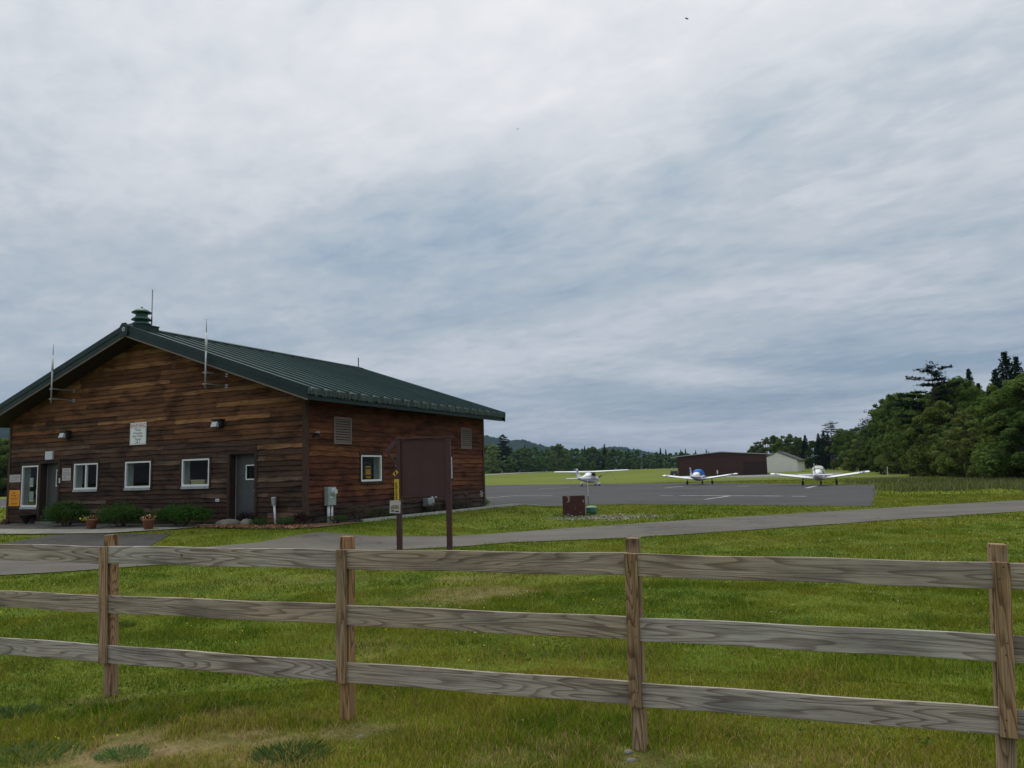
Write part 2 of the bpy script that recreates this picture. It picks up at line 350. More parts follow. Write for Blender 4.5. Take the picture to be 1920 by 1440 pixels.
def ground_mat():
    m, nt, n, l, out = newmat('lawn_ground'); b = n.new('ShaderNodeBsdfPrincipled'); b.inputs['Roughness'].default_value = .95; b.inputs['Specular IOR Level'].default_value = .1
    v = coord(n, l, 'Object'); at = n.new('ShaderNodeAttribute'); at.attribute_name = 'Col'
    sx = n.new('ShaderNodeSeparateColor'); l.new(at.outputs['Color'], sx.inputs[0])
    f1 = noise_n(n, l, v, .06, 6, .6, .5); f2 = noise_n(n, l, v, .55, 6, .65, .3); f3 = noise_n(n, l, v, 14, 4, .7)
    lawn = ramp(n, [(.33, (.070,.112,.010)), (.5, (.096,.132,.013)), (.68, (.130,.148,.018))]); l.new(f2, lawn.inputs[0])
    f4 = noise_n(n, l, coord(n, l, 'Object', (.006, .05, 1)), 1., 5, .6, .3); far = ramp(n, [(.36, (.080,.112,.012)), (.5, (.120,.150,.017)), (.66, (.175,.185,.035))]); l.new(math_n(n, l, 'ADD', math_n(n, l, 'MULTIPLY', f1, .4), math_n(n, l, 'MULTIPLY', f4, .6)), far.inputs[0])
    c = mixc(n, l, sx.outputs[1], lawn.outputs[0], far.outputs[0])
    st = ramp(n, [(.3, (.7,.7,.7)), (.7, (1.28,1.28,1.25))]); l.new(f3, st.inputs[0]); c = mixc(n, l, 1., c, st.outputs[0], 'MULTIPLY')
    soil = ramp(n, [(.35, (.10,.072,.034)), (.65, (.25,.18,.095))]); l.new(noise_n(n, l, v, 5, 6, .7), soil.inputs[0])
    c = mixc(n, l, sx.outputs[0], c, soil.outputs[0]); l.new(c, b.inputs['Base Color'])
    bp = n.new('ShaderNodeBump'); bp.inputs['Strength'].default_value = .6; bp.inputs['Distance'].default_value = .03; l.new(f3, bp.inputs['Height']); l.new(bp.outputs[0], b.inputs['Normal'])
    l.new(b.outputs[0], out.inputs[0]); return m
m_ground = ground_mat()
def hill_mat():
    m, nt, n, l, out = newmat('wooded_hill'); b = n.new('ShaderNodeBsdfDiffuse'); v = coord(n, l, 'Object')
    rp = ramp(n, [(.35, (.010,.020,.016)), (.65, (.026,.044,.026))]); l.new(noise_n(n, l, v, .02, 8, .7), rp.inputs[0]); l.new(rp.outputs[0], b.inputs[0]); l.new(b.outputs[0], out.inputs[0]); return m
m_hill = hill_mat()

# ------------------------------------------------------------------ sky, light
SUN_EL, SUN_AZ = R(62), R(-35)         # azimuth from +y, clockwise seen from above
w = bpy.data.worlds.new('World'); SC.world = w; w.use_nodes = True
nt = w.node_tree; n = nt.nodes; l = nt.links; n.clear()
out = n.new('ShaderNodeOutputWorld'); bg = n.new('ShaderNodeBackground'); l.new(bg.outputs[0], out.inputs[0])
sky = n.new('ShaderNodeTexSky'); sky.sky_type = 'NISHITA'; sky.sun_disc = False; sky.sun_elevation = SUN_EL; sky.sun_rotation = SUN_AZ; sky.air_density = 1.2; sky.dust_density = 2
tc = n.new('ShaderNodeTexCoord'); sep = n.new('ShaderNodeSeparateXYZ'); l.new(tc.outputs['Generated'], sep.inputs[0])
zz = math_n(n, l, 'MAXIMUM', sep.outputs[2], 0.)
den = math_n(n, l, 'ADD', zz, .10)
cb = n.new('ShaderNodeCombineXYZ'); l.new(math_n(n, l, 'DIVIDE', sep.outputs[0], den), cb.inputs[0]); l.new(math_n(n, l, 'DIVIDE', sep.outputs[1], den), cb.inputs[1])
def mapped(rot, scale, loc=(0,0,0)):
    mr = n.new('ShaderNodeMapping'); mr.inputs['Rotation'].default_value = (0, 0, rot); l.new(cb.outputs[0], mr.inputs[0])
    mp = n.new('ShaderNodeMapping'); mp.inputs['Scale'].default_value = scale; mp.inputs['Location'].default_value = loc; l.new(mr.outputs[0], mp.inputs[0]); return mp.outputs[0]
big = noise_n(n, l, mapped(R(-50), (.55, .38, 1), (3.1, 1.7, 0)), 1., 4, .5, .6)
mid = noise_n(n, l, mapped(R(-60), (1.5, 1.0, 1), (.4, 5.2, 0)), 1., 8, .55, .5)
fine = noise_n(n, l, mapped(R(-66), (4.4, 3.4, 1), (7.7, 2.1, 0)), 1., 8, .62, .4)
den_c = math_n(n, l, 'ADD', math_n(n, l, 'ADD', math_n(n, l, 'MULTIPLY', big, .56), math_n(n, l, 'MULTIPLY', mid, .30)), math_n(n, l, 'MULTIPLY', fine, .18))
rip = noise_n(n, l, mapped(R(-40), (11, 6.5, 1), (2.2, 9.1, 0)), 1., 6, .6, .4)
dim = noise_n(n, l, mapped(R(20), (1.1, 1.1, 1), (5.2, 3.3, 0)), 1., 3, .5, 0)
den_c = math_n(n, l, 'ADD', den_c, math_n(n, l, 'MULTIPLY', math_n(n, l, 'MULTIPLY', math_n(n, l, 'SUBTRACT', rip, .5), dim), .36))
az_ = math_n(n, l, 'ARCTAN2', sep.outputs[0], sep.outputs[1])
def bump_(v, c, wdt): return math_n(n, l, 'POWER', 2.718, math_n(n, l, 'MULTIPLY', math_n(n, l, 'POWER', math_n(n, l, 'ABSOLUTE', math_n(n, l, 'DIVIDE', math_n(n, l, 'SUBTRACT', v, c), wdt)), 2.), -1.))
el_ = math_n(n, l, 'SUBTRACT', zz, math_n(n, l, 'MULTIPLY', math_n(n, l, 'SUBTRACT', az_, .38), .10))
den_c = math_n(n, l, 'SUBTRACT', den_c, math_n(n, l, 'MULTIPLY', math_n(n, l, 'MULTIPLY', bump_(el_, .088, .026), bump_(az_, .42, .28)), .15))
den_c = math_n(n, l, 'SUBTRACT', den_c, math_n(n, l, 'MULTIPLY', math_n(n, l, 'MULTIPLY', bump_(el_, .26, .10), bump_(az_, .10, .16)), -.02))
den_c = math_n(n, l, 'ADD', den_c, math_n(n, l, 'MULTIPLY', math_n(n, l, 'MULTIPLY', bump_(zz, .50, .13), bump_(az_, -.02, .42)), .065))
cr_ = ramp(n, [(.35, (.30,.395,.505)), (.43, (.405,.485,.57)), (.50, (.490,.550,.615)), (.57, (.590,.630,.685)), (.70, (.72,.74,.785))]); l.new(den_c, cr_.inputs[0])
# an overcast sky is brighter overhead than near the horizon
el = ramp(n, [(0, (.66,.70,.76)), (.10, (.80,.83,.87)), (.30, (1.0,1.0,1.0)), (.55, (1.25,1.22,1.18)), (1, (2.9,2.68,2.40))]); l.new(zz, el.inputs[0])
cl_ = mixc(n, l, 1., cr_.outputs[0], el.outputs[0], 'MULTIPLY')
sk = n.new('ShaderNodeVectorMath'); sk.operation = 'SCALE'; sk.inputs['Scale'].default_value = .10; l.new(sky.outputs[0], sk.inputs[0])
cov = ramp(n, [(.30, (.80,.80,.80)), (.46, (.96,.96,.96))]); l.new(den_c, cov.inputs[0])
l.new(mixc(n, l, cov.outputs[0], sk.outputs[0], cl_), bg.inputs['Color']); bg.inputs['Strength'].default_value = 1.0
sd = bpy.data.lights.new('sun', 'SUN'); sd.energy = 1.5; sd.angle = R(30); sd.color = (1, .95, .88)
so = bpy.data.objects.new('sun', sd); COL.objects.link(so)
sdir = Vector((math.sin(SUN_AZ)*math.cos(SUN_EL), math.cos(SUN_AZ)*math.cos(SUN_EL), math.sin(SUN_EL)))
so.rotation_euler = sdir.to_track_quat('Z', 'Y').to_euler(); so.location = (0, 0, 60)
SC.view_settings.view_transform = 'Standard'; SC.view_settings.look = 'None'; SC.view_settings.exposure = 0; SC.view_settings.gamma = 1
try:
    SC.cycles.use_denoising = True; SC.cycles.denoiser = 'OPENIMAGEDENOISE'; SC.cycles.denoising_input_passes = 'RGB_ALBEDO_NORMAL'; SC.cycles.denoising_prefilter = 'ACCURATE'; SC.cycles.max_bounces = 6; SC.cycles.diffuse_bounces = 3; SC.cycles.transparent_max_bounces = 12
    SC.cycles.sample_clamp_indirect = 4; SC.cycles.caustics_reflective = False; SC.cycles.caustics_refractive = False
except Exception: pass

# ------------------------------------------------------------------ ground sheets
def fnoise(x, y, s, seed=0., oct=3):            # cheap smooth value noise, vectorised
    x = np.asarray(x, float)*s+seed*17.3; y = np.asarray(y, float)*s+seed*9.1; tot = 0; amp = 1; nrm = 0
    for _ in range(oct):
        xi = np.floor(x); yi = np.floor(y); fx = x-xi; fy = y-yi; fx = fx*fx*(3-2*fx); fy = fy*fy*(3-2*fy)
        def h(a, b):
            v = np.sin(a*127.1+b*311.7)*43758.5453; return v-np.floor(v)
        tot = tot + amp*((h(xi,yi)*(1-fx)+h(xi+1,yi)*fx)*(1-fy)+(h(xi,yi+1)*(1-fx)+h(xi+1,yi+1)*fx)*fy)
        nrm += amp; amp *= .5; x = x*2.03+5.1; y = y*2.03+3.7
    return tot/nrm
DIRT = []
for px, py, rx, ry, s in [(300,1402,.62,.36,1.0),(400,1395,.5,.3,.9),(440,1345,.3,.2,.45),(200,1420,.5,.28,.85),(500,1428,.4,.2,.6),(650,1374,.24,.14,.6),(715,1362,.22,.12,.6),(1000,1420,.6,.25,.35),(1190,1425,.5,.2,.5),
                          (900,1112,1.0,.8,.55),(820,1125,.7,.6,.35),(1480,1435,.6,.2,.4),(880,1085,1.1,.7,.4),(700,1215,.5,.4,.35),(1080,1405,.5,.2,.4),(200,1315,.3,.2,.5),(1130,972,.7,.5,.7),(1170,975,.9,.5,.5),(560,1090,1.6,.6,.2)]:
    x, y, z = gt(px, py); DIRT.append((x, y, rx, ry, s))
def dirt(x, y):
    d = np.zeros_like(np.asarray(x, float))
    wv = (fnoise(x, y, 2.3, 1)-.5)*1.3+(fnoise(x, y, 8, 2)-.5)*1.2
    for cx, cy, rx, ry, s in DIRT:
        q = np.sqrt(((x-cx)/rx)**2+((y-cy)/ry)**2)+wv
        d = np.maximum(d, s*(1-smooth(.25, 1.25, q)))
    return d
def axis_pts(segs):
    o = []
    for a, b, st in segs: o += list(np.arange(a, b-1e-6, st))
    return np.array(o+[segs[-1][1]])
gx = axis_pts([(-5000,-1000,500),(-1000,-200,60),(-200,-40,10),(-40,-30,2),(-30,-8,.4),(-8,8,.16),(8,16,.6),(16,60,4),(60,300,15),(300,1000,70),(1000,5000,500)])
gy = axis_pts([(-300,-20,40),(-20,2,2),(2,13,.16),(13,48,.4),(48,80,2),(80,300,10),(300,700,20),(700,1500,100),(1500,6000,500)])
X, Y = np.meshgrid(gx, gy); Z = terrain(X, Y)
nx_, ny_ = len(gx), len(gy); idx = np.arange(nx_*ny_).reshape(ny_, nx_)
F4 = np.stack([idx[:-1,:-1], idx[:-1,1:], idx[1:,1:], idx[1:,:-1]], -1).reshape(-1, 4)
rr = np.hypot(X, Y)
colr = np.stack([dirt(X, Y), smooth(25, 75, rr), 0*X], -1).reshape(-1, 3)
ground = np_obj('ground', np.stack([X, Y, Z], -1).reshape(-1, 3), F4, m_ground, colr); tag(ground, kind='structure')

def resample(pts, n):
    p = np.array([q[:2] for q in pts], float); s = np.r_[0, np.cumsum(np.hypot(*np.diff(p, axis=0).T))]
    t = np.linspace(0, s[-1], n); return np.stack([np.interp(t, s, p[:,0]), np.interp(t, s, p[:,1])], -1)
EXCL = []
def strip(name, A, B, off, mat, n=90, m=14, kind='structure', excl=True):
    a, b = resample(A, n), resample(B, n); t = np.linspace(0, 1, m)[None, :, None]
    P = a[:,None]*(1-t)+b[:,None]*t; Zs = terrain(P[...,0], P[...,1])+off
    ix = np.arange(n*m).reshape(n, m); f = np.stack([ix[:-1,:-1], ix[:-1,1:], ix[1:,1:], ix[1:,:-1]], -1).reshape(-1, 4)
    o = np_obj(name, np.concatenate([P, Zs[...,None]], -1).reshape(-1, 3), f, mat); tag(o, kind=kind)
    if excl: EXCL.append(np.concatenate([a, b[::-1]]))
    return o
def G(*ps): return [gt(*p) for p in ps]
near = [(-60, 6.)] and G((-420,1128),(-200,1100),(0,1080),(110,1074),(220,1066),(330,1058),(480,1047),(640,1037),(760,1031),(850,1027),(960,1018),(1080,1013.5),(1200,1008),(1350,998.5),(1500,988),(1700,974),(1920,959.5),(2200,940),(2600,915))
farp = G((-420,1070),(-200,1045),(0,1027),(110,1031),(230,1036),(330,1032),(480,1025),(600,1015),(700,1012),(840,1006.5),(960,999),(1080,990.5),(1200,982),(1350,972),(1500,963),(1700,951),(1920,938),(2200,921),(2600,900))
strip('path', near, farp, .018, m_path, 160, 14)
strip('driveway', G((-420,1071),(-200,1046),(0,1028),(110,1032),(230,1037),(262,1034)), G((-420,1064),(-200,1036),(0,1020.5),(60,1011),(130,1004),(322,1003)), .014, m_drive, 60, 16)
def BLP(*ps): return [to_world(*p) for p in ps]
strip('walkway', BLP((-26,-3.35),(-16,-3.2),(-9,-3.05),(-5.2,-2.7),(-3.6,-1.9),(-3.1,-1.25),(-3.02,-.05)), BLP((-26,-2.2),(-16,-2.1),(-9,-2.05),(-6.2,-1.95),(-4.7,-1.5),(-4.15,-1.0),(-4.1,-.05)), .034, m_walk, 80, 6)
strip('planting_bed', BLP((-15.2,-2.02),(-11,-1.98),(-6.4,-1.9),(-4.9,-1.45),(-4.3,-.9)), BLP((-15.2,.03),(-11,.03),(-6.4,.03),(-4.9,.03),(-4.3,.03)), .03, m_bed, 50, 8)
strip('mulch_bed', BLP((-2.95,-1.1),(-2.0,-1.35),(-.6,-1.5),(.5,-1.45),(1.2,-.9),(1.25,.2),(1.15,1.2)), BLP((-2.95,.03),(-2,.03),(-.6,.03),(-.1,.03),(-.03,.06),(-.03,.2),(-.03,1.2)), .03, m_mulch, 50, 8)
strip('gravel_bed', BLP((.93,1.5),(.93,6),(.93,12.6)), BLP((-.03,1.5),(-.03,6),(-.03,12.6)), .025, m_bed, 50, 6)
# apron with markings, runway, field road
ap_near = [gt(*p) for p in ((1635,950),(1500,948.5),(1350,947),(1200,946),(1100,946.5),(1000,951),(948,953))]
ap_far = [at_depth(1643, 73.5), at_depth(1537, 78), at_depth(1400, 92), at_depth(1303, 102), at_depth(1180, 110), at_depth(1000, 128), at_depth(880, 136)]
ap = strip('apron', ap_near[:1]+ap_near[1:], ap_far, .010, m_apron, 60, 30)
strip('apron', [ap_near[-1], (-2.2, 37.3), (-30, 60.)], [ap_far[-1], (-60, 130.), (-140, 122.)], .010, m_apron, 40, 20)
mk = MB()
def mark(p, q, wd):
    a = np.array(gt(*p)[:2]); b = np.array(gt(*q)[:2]); d = (b-a)/np.linalg.norm(b-a); nn = np.array([-d[1], d[0]])*wd/2
    k = max(2, int(np.linalg.norm(b-a)/4)); L = [a+(b-a)*i/k for i in range(k+1)]
    vs = []
    for c in L: vs += [(*(c-nn), float(terrain(*c))+.016), (*(c+nn), float(terrain(*c))+.016)]
    mk.add(vs, [(2*i, 2*i+1, 2*i+3, 2*i+2) for i in range(k)])
for p, q, wd in [((1275,929.3),(1468,930.5),.35),((1322,936.8),(1368,930.2),.22),((1484,930.8),(1512,931),.3),((905,934.8),(962,930),.2),((962,930),(1036,930),.3),((1512,915.4),(1531,911),.3),((1248,914.6),(1282,912),.35),((1384,912.5),(1406,911.5),.4),((1236,929.5),(1262,929.4),.3),((1012,916.5),(1068,914),.4)]: mark(p, q, wd)
tag(obj('apron_marking', mk, m_paint), kind='structure')
strip('runway', [at_depth(-500, 180), at_depth(300, 235), at_depth(880, 315), at_depth(960, 372), at_depth(1060, 470)], [at_depth(-500, 196), at_depth(300, 255), at_depth(880, 345), at_depth(960, 410), at_depth(1060, 500)], .12, m_runway, 60, 4)
strip('taxiway', [at_depth(-700, 82), at_depth(25, 84), at_depth(500, 140)], [at_depth(-700, 83.2), at_depth(25, 85.2), at_depth(500, 142)], .03, m_paint, 40, 3)
strip('gravel_road', [at_depth(1380, 150), at_depth(1560, 128), at_depth(1660, 119), at_depth(1800, 84), at_depth(1920, 63), at_depth(2200, 45)], [at_depth(1380, 160), at_depth(1560, 131.5), at_depth(1660, 122), at_depth(1800, 86.2), at_depth(1920, 65), at_depth(2200, 47)], .03, m_runway, 60, 4)
strip('hangar_yard', [at_depth(1330, 163), at_depth(1440, 158), at_depth(1560, 150)], [at_depth(1330, 186), at_depth(1440, 190), at_depth(1580, 195)], .03, m_runway, 30, 6)

# ------------------------------------------------------------------ terminal building
bld = on_building('wooden_building', 'long brown lap sided wooden building with green metal gable roof', 'building', 0, 0, 0)
RX, RZ, SL = -7.25, 7.06, .34           # ridge x, ridge height, slope
EAVE = .70; ROOF_Y0, ROOF_Y1 = -.74, 12.25
def roof_z(x): return RZ-SL*abs(x-RX)
ZB = .41
Tf = lambda u, d, z: (u, -d, z)
Ts = lambda u, d, z: (d, u, z)
Tb = lambda u, d, z: (u, BL+d, z)
Tl = lambda u, d, z: (-BW-d, u, z)
def clip_pieces(um, z0, z1, ops):
    ps = [(z0, z1)]
    for a, b, c, d in ops:
        if a < um < b:
            nw = []
            for p, q in ps:
                if d <= p or c >= q: nw.append((p, q)); continue
                if p < c: nw.append((p, c))
                if q > d: nw.append((d, q))
            ps = nw
    return ps
def wall_tone(u, z, side, rng):
    k = rng.random()
    if side:      # red brown cedar, the lowest boards grey and weathered
        c = np.array((.108,.037,.019))*(.65+.75*k)
        if k > .8: c = np.array((.17,.066,.027))
        wz = 1-smooth(.6, 1.15, z+(rng.random()-.5)*.35)
        return c*(1-wz)+np.array((.055,.040,.033))*(.7+.5*rng.random())*wz
    a = np.array((.180,.080,.036))*(.5+.85*k); d = np.array((.060,.035,.024))*(.45+.95*k)
    if k > .9: a = np.array((.29,.145,.062)); 
    if k < .09: d = np.array((.13,.085,.06))
    # the boards sheltered by the gable kept their brown; splashed lower boards went dark
    t = smooth(2.4, 4.4, z+(rng.random()-.5)*1.5+1.1*(fnoise(u, z*.7, .35, 5)-.5)+.9*smooth(-3.5, -.5, u))
    return d*(1-t)+a*t
def siding(name, T, u0, u1, top, ops, row_h, side, seed):
    rng = random.Random(seed); mb = MB(); z = ZB-.02; row = 0
    while True:
        h = row_h*rng.uniform(.86, 1.16); zt = z+h
        if z > max(top(u) for u in (u0, (u0+u1)/2, u1, RX))+.05: break
        cuts = [u0]; 
        while cuts[-1] < u1: cuts.append(min(u1, cuts[-1]+rng.uniform(1.9, 5.6)))
        ph = rng.random()*50; amp = rng.uniform(.006, .018) if side else rng.uniform(.003, .012)
        for a, b in zip(cuts[:-1], cuts[1:]):
            tone = wall_tone((a+b)/2, z, side, rng); dd = rng.uniform(-.004, .004)
            us = sorted(set([a, b]+[x for x in np.arange(a, b, .14) if x-a > .04 and b-x > .04]+[x for o in ops for x in (o[0], o[1]) if a < x < b]))
            wave = lambda u: amp*math.sin(u*2.1+ph)+amp*.8*math.sin(u*5.3+ph*1.7)+.5*amp*math.sin(u*11.7+ph)
            for p, q in zip(us[:-1], us[1:]):
                m_ = (p+q)/2; gap = .004 if p == a else 0
                zt2 = min(zt+.03, top(m_))
                if zt2 <= z+.01: continue
                for zl, zh in clip_pieces(m_, z, zt2, ops):
                    ub = zl <= z+1e-6
                    def dep(zv): return .046+dd-.039*min(1, max(0, (zv-z)/(h+.03)))
                    z1a = zl+(wave(p) if ub else 0); z1b = zl+(wave(q) if ub else 0)
                    if zh-max(z1a, z1b) < .004: continue
                    vs = [T(p+gap, dep(zl), z1a), T(q, dep(zl), z1b), T(q, dep(zh), zh), T(p+gap, dep(zh), zh)]; fs = [(0,1,2,3)]
                    if ub: vs += [T(p+gap, .002, z1a), T(q, .002, z1b)]; fs.append((4,5,1,0))
                    mb.add(vs, fs, tone)
        z = zt; row += 1
    return obj(name, mb, m_siding, bld)
# openings: u0,u1,z0,z1
F_OP = dict(tall=(-13.70,-12.72,.95,2.49), slide=(-10.68,-9.38,1.55,2.48), mid=(-7.96,-6.68,1.56,2.465), right=(-5.20,-3.95,1.565,2.46))
D_OP = [(-12.58,-11.55,.41,2.56), (-3.06,-1.98,.41,2.56)]
S_OP = dict(near=(2.70,3.865,1.565,2.45), far=(7.5,8.68,1.58,2.44))
LV = [(1.295,2.18,2.79,3.66), (9.43,10.30,2.79,3.66)]
gable = lambda u: roof_z(u)-.36
f_ops = list(F_OP.values())+D_OP; s_ops = list(S_OP.values())
siding('front_siding', Tf, -BW+.02, -.05, gable, f_ops, .158, False, 11)
siding('side_siding', Ts, .05, BL-.02, lambda u: 4.22, s_ops+LV, .186, True, 12)
siding('rear_siding', Tb, -BW+.02, -.02, gable, [], .25, False, 13)
siding('side_siding', Tl, .02, BL-.02, lambda u: 4.22, [], .25, True, 14)
# backing walls
mb = MB()
def backing(T, u0, u1, top, ops, d=0.0):
    us = sorted(set([u0, u1]+[x for o in ops for x in o[:2]]+list(np.linspace(u0, u1, 30))))
    for p, q in zip(us[:-1], us[1:]):
        for zl, zh in clip_pieces((p+q)/2, ZB, 99, ops):
            t1, t2 = min(zh, top(p)), min(zh, top(q))
            if t1 > zl: mb.add([T(p,d,zl), T(q,d,zl), T(q,d,t2), T(p,d,t1)], [(0,1,2,3)])
backing(Tf, -BW, 0, lambda u: roof_z(u)-.3, f_ops); backing(Ts, 0, BL, lambda u: 4.28, s_ops+LV)
backing(Tb, -BW, 0, lambda u: roof_z(u)-.3, []); backing(Tl, 0, BL, lambda u: 4.28, [])
obj('wall', mb, m_dark, bld)
mb = MB(); mb.box(-BW+.1, -.1, .1, BL-.1, .38, .405); obj('interior_floor', mb, m_floor_in, bld)
mb = MB(); mb.box(-BW+.03, -.03, .03, BL-.03, -.3, .402); obj('foundation', mb, m_found, bld)
for bxs in ([(-.07, .055, -.055, -.04, ZB-.05, gable(0)), (.04, .056, -.04, .10, ZB-.05, 4.2)], [(.04, .056, BL-.1, BL+.05, ZB-.05, 4.2)], [(-BW-.05, -BW+.07, -.055, -.04, ZB-.05, gable(-BW))]):
    mb = MB(); [mb.box(*b_) for b_ in bxs]; obj('corner_board', mb, m_corner, bld)

def window(T, o, sill=True, mullion=False):
    u0, u1, z0, z1 = o; fw = .055
    fr = MB()
    fr.tbox(T, u0, u0+fw, -.05, .045, z0, z1); fr.tbox(T, u1-fw, u1, -.05, .045, z0, z1)
    fr.tbox(T, u0+fw, u1-fw, -.05, .0445, z0, z0+fw*1.15); fr.tbox(T, u0+fw, u1-fw, -.05, .0445, z1-fw, z1)
    if mullion: c = (u0+u1)/2; fr.tbox(T, c-.03, c+.03, -.04, .04, z0+fw, z1-fw)
    wn = obj('window', fr, m_white, bld)
    pn = MB(); pn.add([T(u0+fw,-.01,z0+fw), T(u1-fw,-.01,z0+fw), T(u1-fw,-.01,z1-fw), T(u0+fw,-.01,z1-fw)], [(0,1,2,3)]); obj('pane', pn, m_glass, wn)
    rv = MB(); D = -.30
    for a in (((u0,z0),(u0,z1)), ((u1,z0),(u1,z1)), ((u0,z0),(u1,z0)), ((u0,z1),(u1,z1))):
        (ua, za), (ub, zb) = a; rv.add([T(ua,-.05,za), T(ub,-.05,zb), T(ub,D,zb), T(ua,D,za)], [(0,1,2,3)])
    obj('reveal', rv, m_reveal, wn)
    tr = MB(); tw = .075
    tr.tbox(T, u0-tw, u0-.001, .0, .052, z0-.03, z1+tw); tr.tbox(T, u1+.001, u1+tw, .0, .052, z0-.03, z1+tw); tr.tbox(T, u0-tw, u1+tw, .0, .054, z1+.001, z1+tw+.02)
    obj('trim', tr, m_trim, wn)
    sl = MB(); sl.tbox(T, u0-.01, u1+.01, 0, .07, z0-.085, z0-.002); obj('sill', sl, m_metal if sill else m_trim, wn)
    return wn
window(Tf, F_OP['tall']); window(Tf, F_OP['slide'], True, True); window(Tf, F_OP['mid']); window(Tf, F_OP['right'])
window(Ts, S_OP['near'], False); window(Ts, S_OP['far'], False)
def door(o, wn):
    u0, u1, z0, z1 = o; T = Tf; D = -.21
    p = MB(); a, b, c, d = wn
    p.tbox(T, u0, a, D-.05, D, z0, z1); p.tbox(T, b, u1, D-.05, D, z0, z1); p.tbox(T, a, b, D-.05, D, z0, c); p.tbox(T, a, b, D-.05, D, d, z1)
    dr = obj('door', p, m_doorgrey, bld)
    f = MB(); fw = .035
    f.tbox(T, a, a+fw, D, D+.02, c, d); f.tbox(T, b-fw, b, D, D+.02, c, d); f.tbox(T, a+fw, b-fw, D, D+.019, c, c+fw); f.tbox(T, a+fw, b-fw, D, D+.019, d-fw, d); obj('window_frame', f, m_white, dr)
    g = MB(); g.add([T(a,D-.02,c), T(b,D-.02,c), T(b,D-.02,d), T(a,D-.02,d)], [(0,1,2,3)]); obj('pane', g, m_glass, dr)
    h = MB(); h.tube([T(u1-.13,D,1.37), T(u1-.13,D+.06,1.37)], .018); h.tube([T(u1-.13,D+.06,1.37), T(u1-.25,D+.06,1.37)], .012); obj('handle', h, m_metal, dr)
    j = MB(); j.tbox(T, u0-.005, u0+.02, D, .05, z0, z1); j.tbox(T, u1-.02, u1+.005, D, .05, z0, z1); j.tbox(T, u0+.02, u1-.02, D, .049, z1-.02, z1+.005)
    j.tbox(T, u0-.09, u0-.006, 0, .055, z0-.05, z1+.08); j.tbox(T, u1+.006, u1+.09, 0, .055, z0-.05, z1+.08); j.tbox(T, u0-.006, u1+.006, 0, .056, z1+.006, z1+.08); obj('door_frame', j, m_trim, dr)
    e = MB(); e.tbox(T, u0+.022, u0+.05, D, D+.012, z0, z1-.03); obj('weather_strip', e, m_metal, dr)
    s = MB(); s.tbox(T, u0-.02, u1+.02, D-.04, .16, z0-.14, z0+.001); obj('door_step', s, m_found, dr)
door(D_OP[0], (-12.02,-11.62,1.68,2.31)); door(D_OP[1], (-2.60,-2.12,1.72,2.2))
def louver(o):
    u0, u1, z0, z1 = o; T = Ts; m = MB(); fw = .06
    m.tbox(T, u0, u0+fw, -.02, .06, z0, z1); m.tbox(T, u1-fw, u1, -.02, .06, z0, z1); m.tbox(T, u0+fw, u1-fw, -.02, .059, z0, z0+fw); m.tbox(T, u0+fw, u1-fw, -.02, .059, z1-fw, z1)
    k = 9
    for i in range(k):
        zc = z0+fw+(i+.5)*(z1-z0-2*fw)/k
        m.add([T(u0+fw,.055,zc-.03), T(u1-fw,.055,zc-.03), T(u1-fw,-.0,zc+.03), T(u0+fw,-.0,zc+.03), T(u0+fw,.055,zc-.012), T(u1-fw,.055,zc-.012), T(u1-fw,-.0,zc+.045), T(u0+fw,-.0,zc+.045)],
              [(0,1,2,3),(4,5,6,7),(0,1,5,4)])
    lv = obj('louvre_vent', m, m_louv, bld)
    b = MB(); b.add([T(u0,-.06,z0), T(u1,-.06,z0), T(u1,-.06,z1), T(u0,-.06,z1)], [(0,1,2,3)]); obj('backing', b, m_dark, lv)
m_louv = M('louvre_brown', (.22,.17,.145), (.17,.135,.115), 4, .7, stretch=(5,5,1))
for o in LV: louver(o)
# roof
rf = MB(); Y0, Y1 = ROOF_Y0, ROOF_Y1; EX0, EX1 = -15.2, EAVE
for xa, xb in ((RX, EX1), (RX, EX0)):
    za, zb = RZ, roof_z(xb)
    rf.add([(xa,Y0,za),(xb,Y0,zb),(xb,Y1,zb),(xa,Y1,za)], [(0,1,2,3)])
    k = int((Y1-Y0)/.305)
    for i in range(k+1):
        y = Y0+.06+i*(Y1-Y0-.12)/k; hh = .055 if i % 2 == 0 else .016; wd = .022 if i % 2 == 0 else .03
        rf.add([(xa,y-wd,za),(xa,y-wd*.6,za+hh),(xa,y+wd*.6,za+hh),(xa,y+wd,za),(xb,y-wd,zb),(xb,y-wd*.6,zb+hh),(xb,y+wd*.6,zb+hh),(xb,y+wd,zb)], [(0,1,5,4),(1,2,6,5),(2,3,7,6),(4,5,6,7)])
roof = obj('roof', rf, m_roof, bld)
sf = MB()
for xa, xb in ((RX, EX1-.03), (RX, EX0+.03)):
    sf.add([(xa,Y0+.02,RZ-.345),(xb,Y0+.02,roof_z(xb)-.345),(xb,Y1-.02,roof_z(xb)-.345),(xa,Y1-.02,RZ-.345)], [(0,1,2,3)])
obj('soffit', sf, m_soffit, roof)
for y, s in ((Y0, -1), (Y1, 1)):
    for xb in (EX1, EX0):
        for (a, b, dep, nm, mt) in ((.065, -.13, .05, 'rake_trim', m_rooftrim), (-.132, -.31, .03, 'fascia', m_rooftrim), (-.312, -.36, .022, 'soffit_edge', m_louv)):
            ya, yb = (y+s*dep, y-s*.02); tgt = MB()
            tgt.add([(RX,ya,RZ+a),(xb,ya,roof_z(xb)+a),(xb,ya,roof_z(xb)+b),(RX,ya,RZ+b),(RX,yb,RZ+a),(xb,yb,roof_z(xb)+a),(xb,yb,roof_z(xb)+b),(RX,yb,RZ+b)], [(0,1,2,3),(4,5,6,7),(0,1,5,4),(3,2,6,7),(1,2,6,5)])
            obj(nm, tgt, mt, roof)
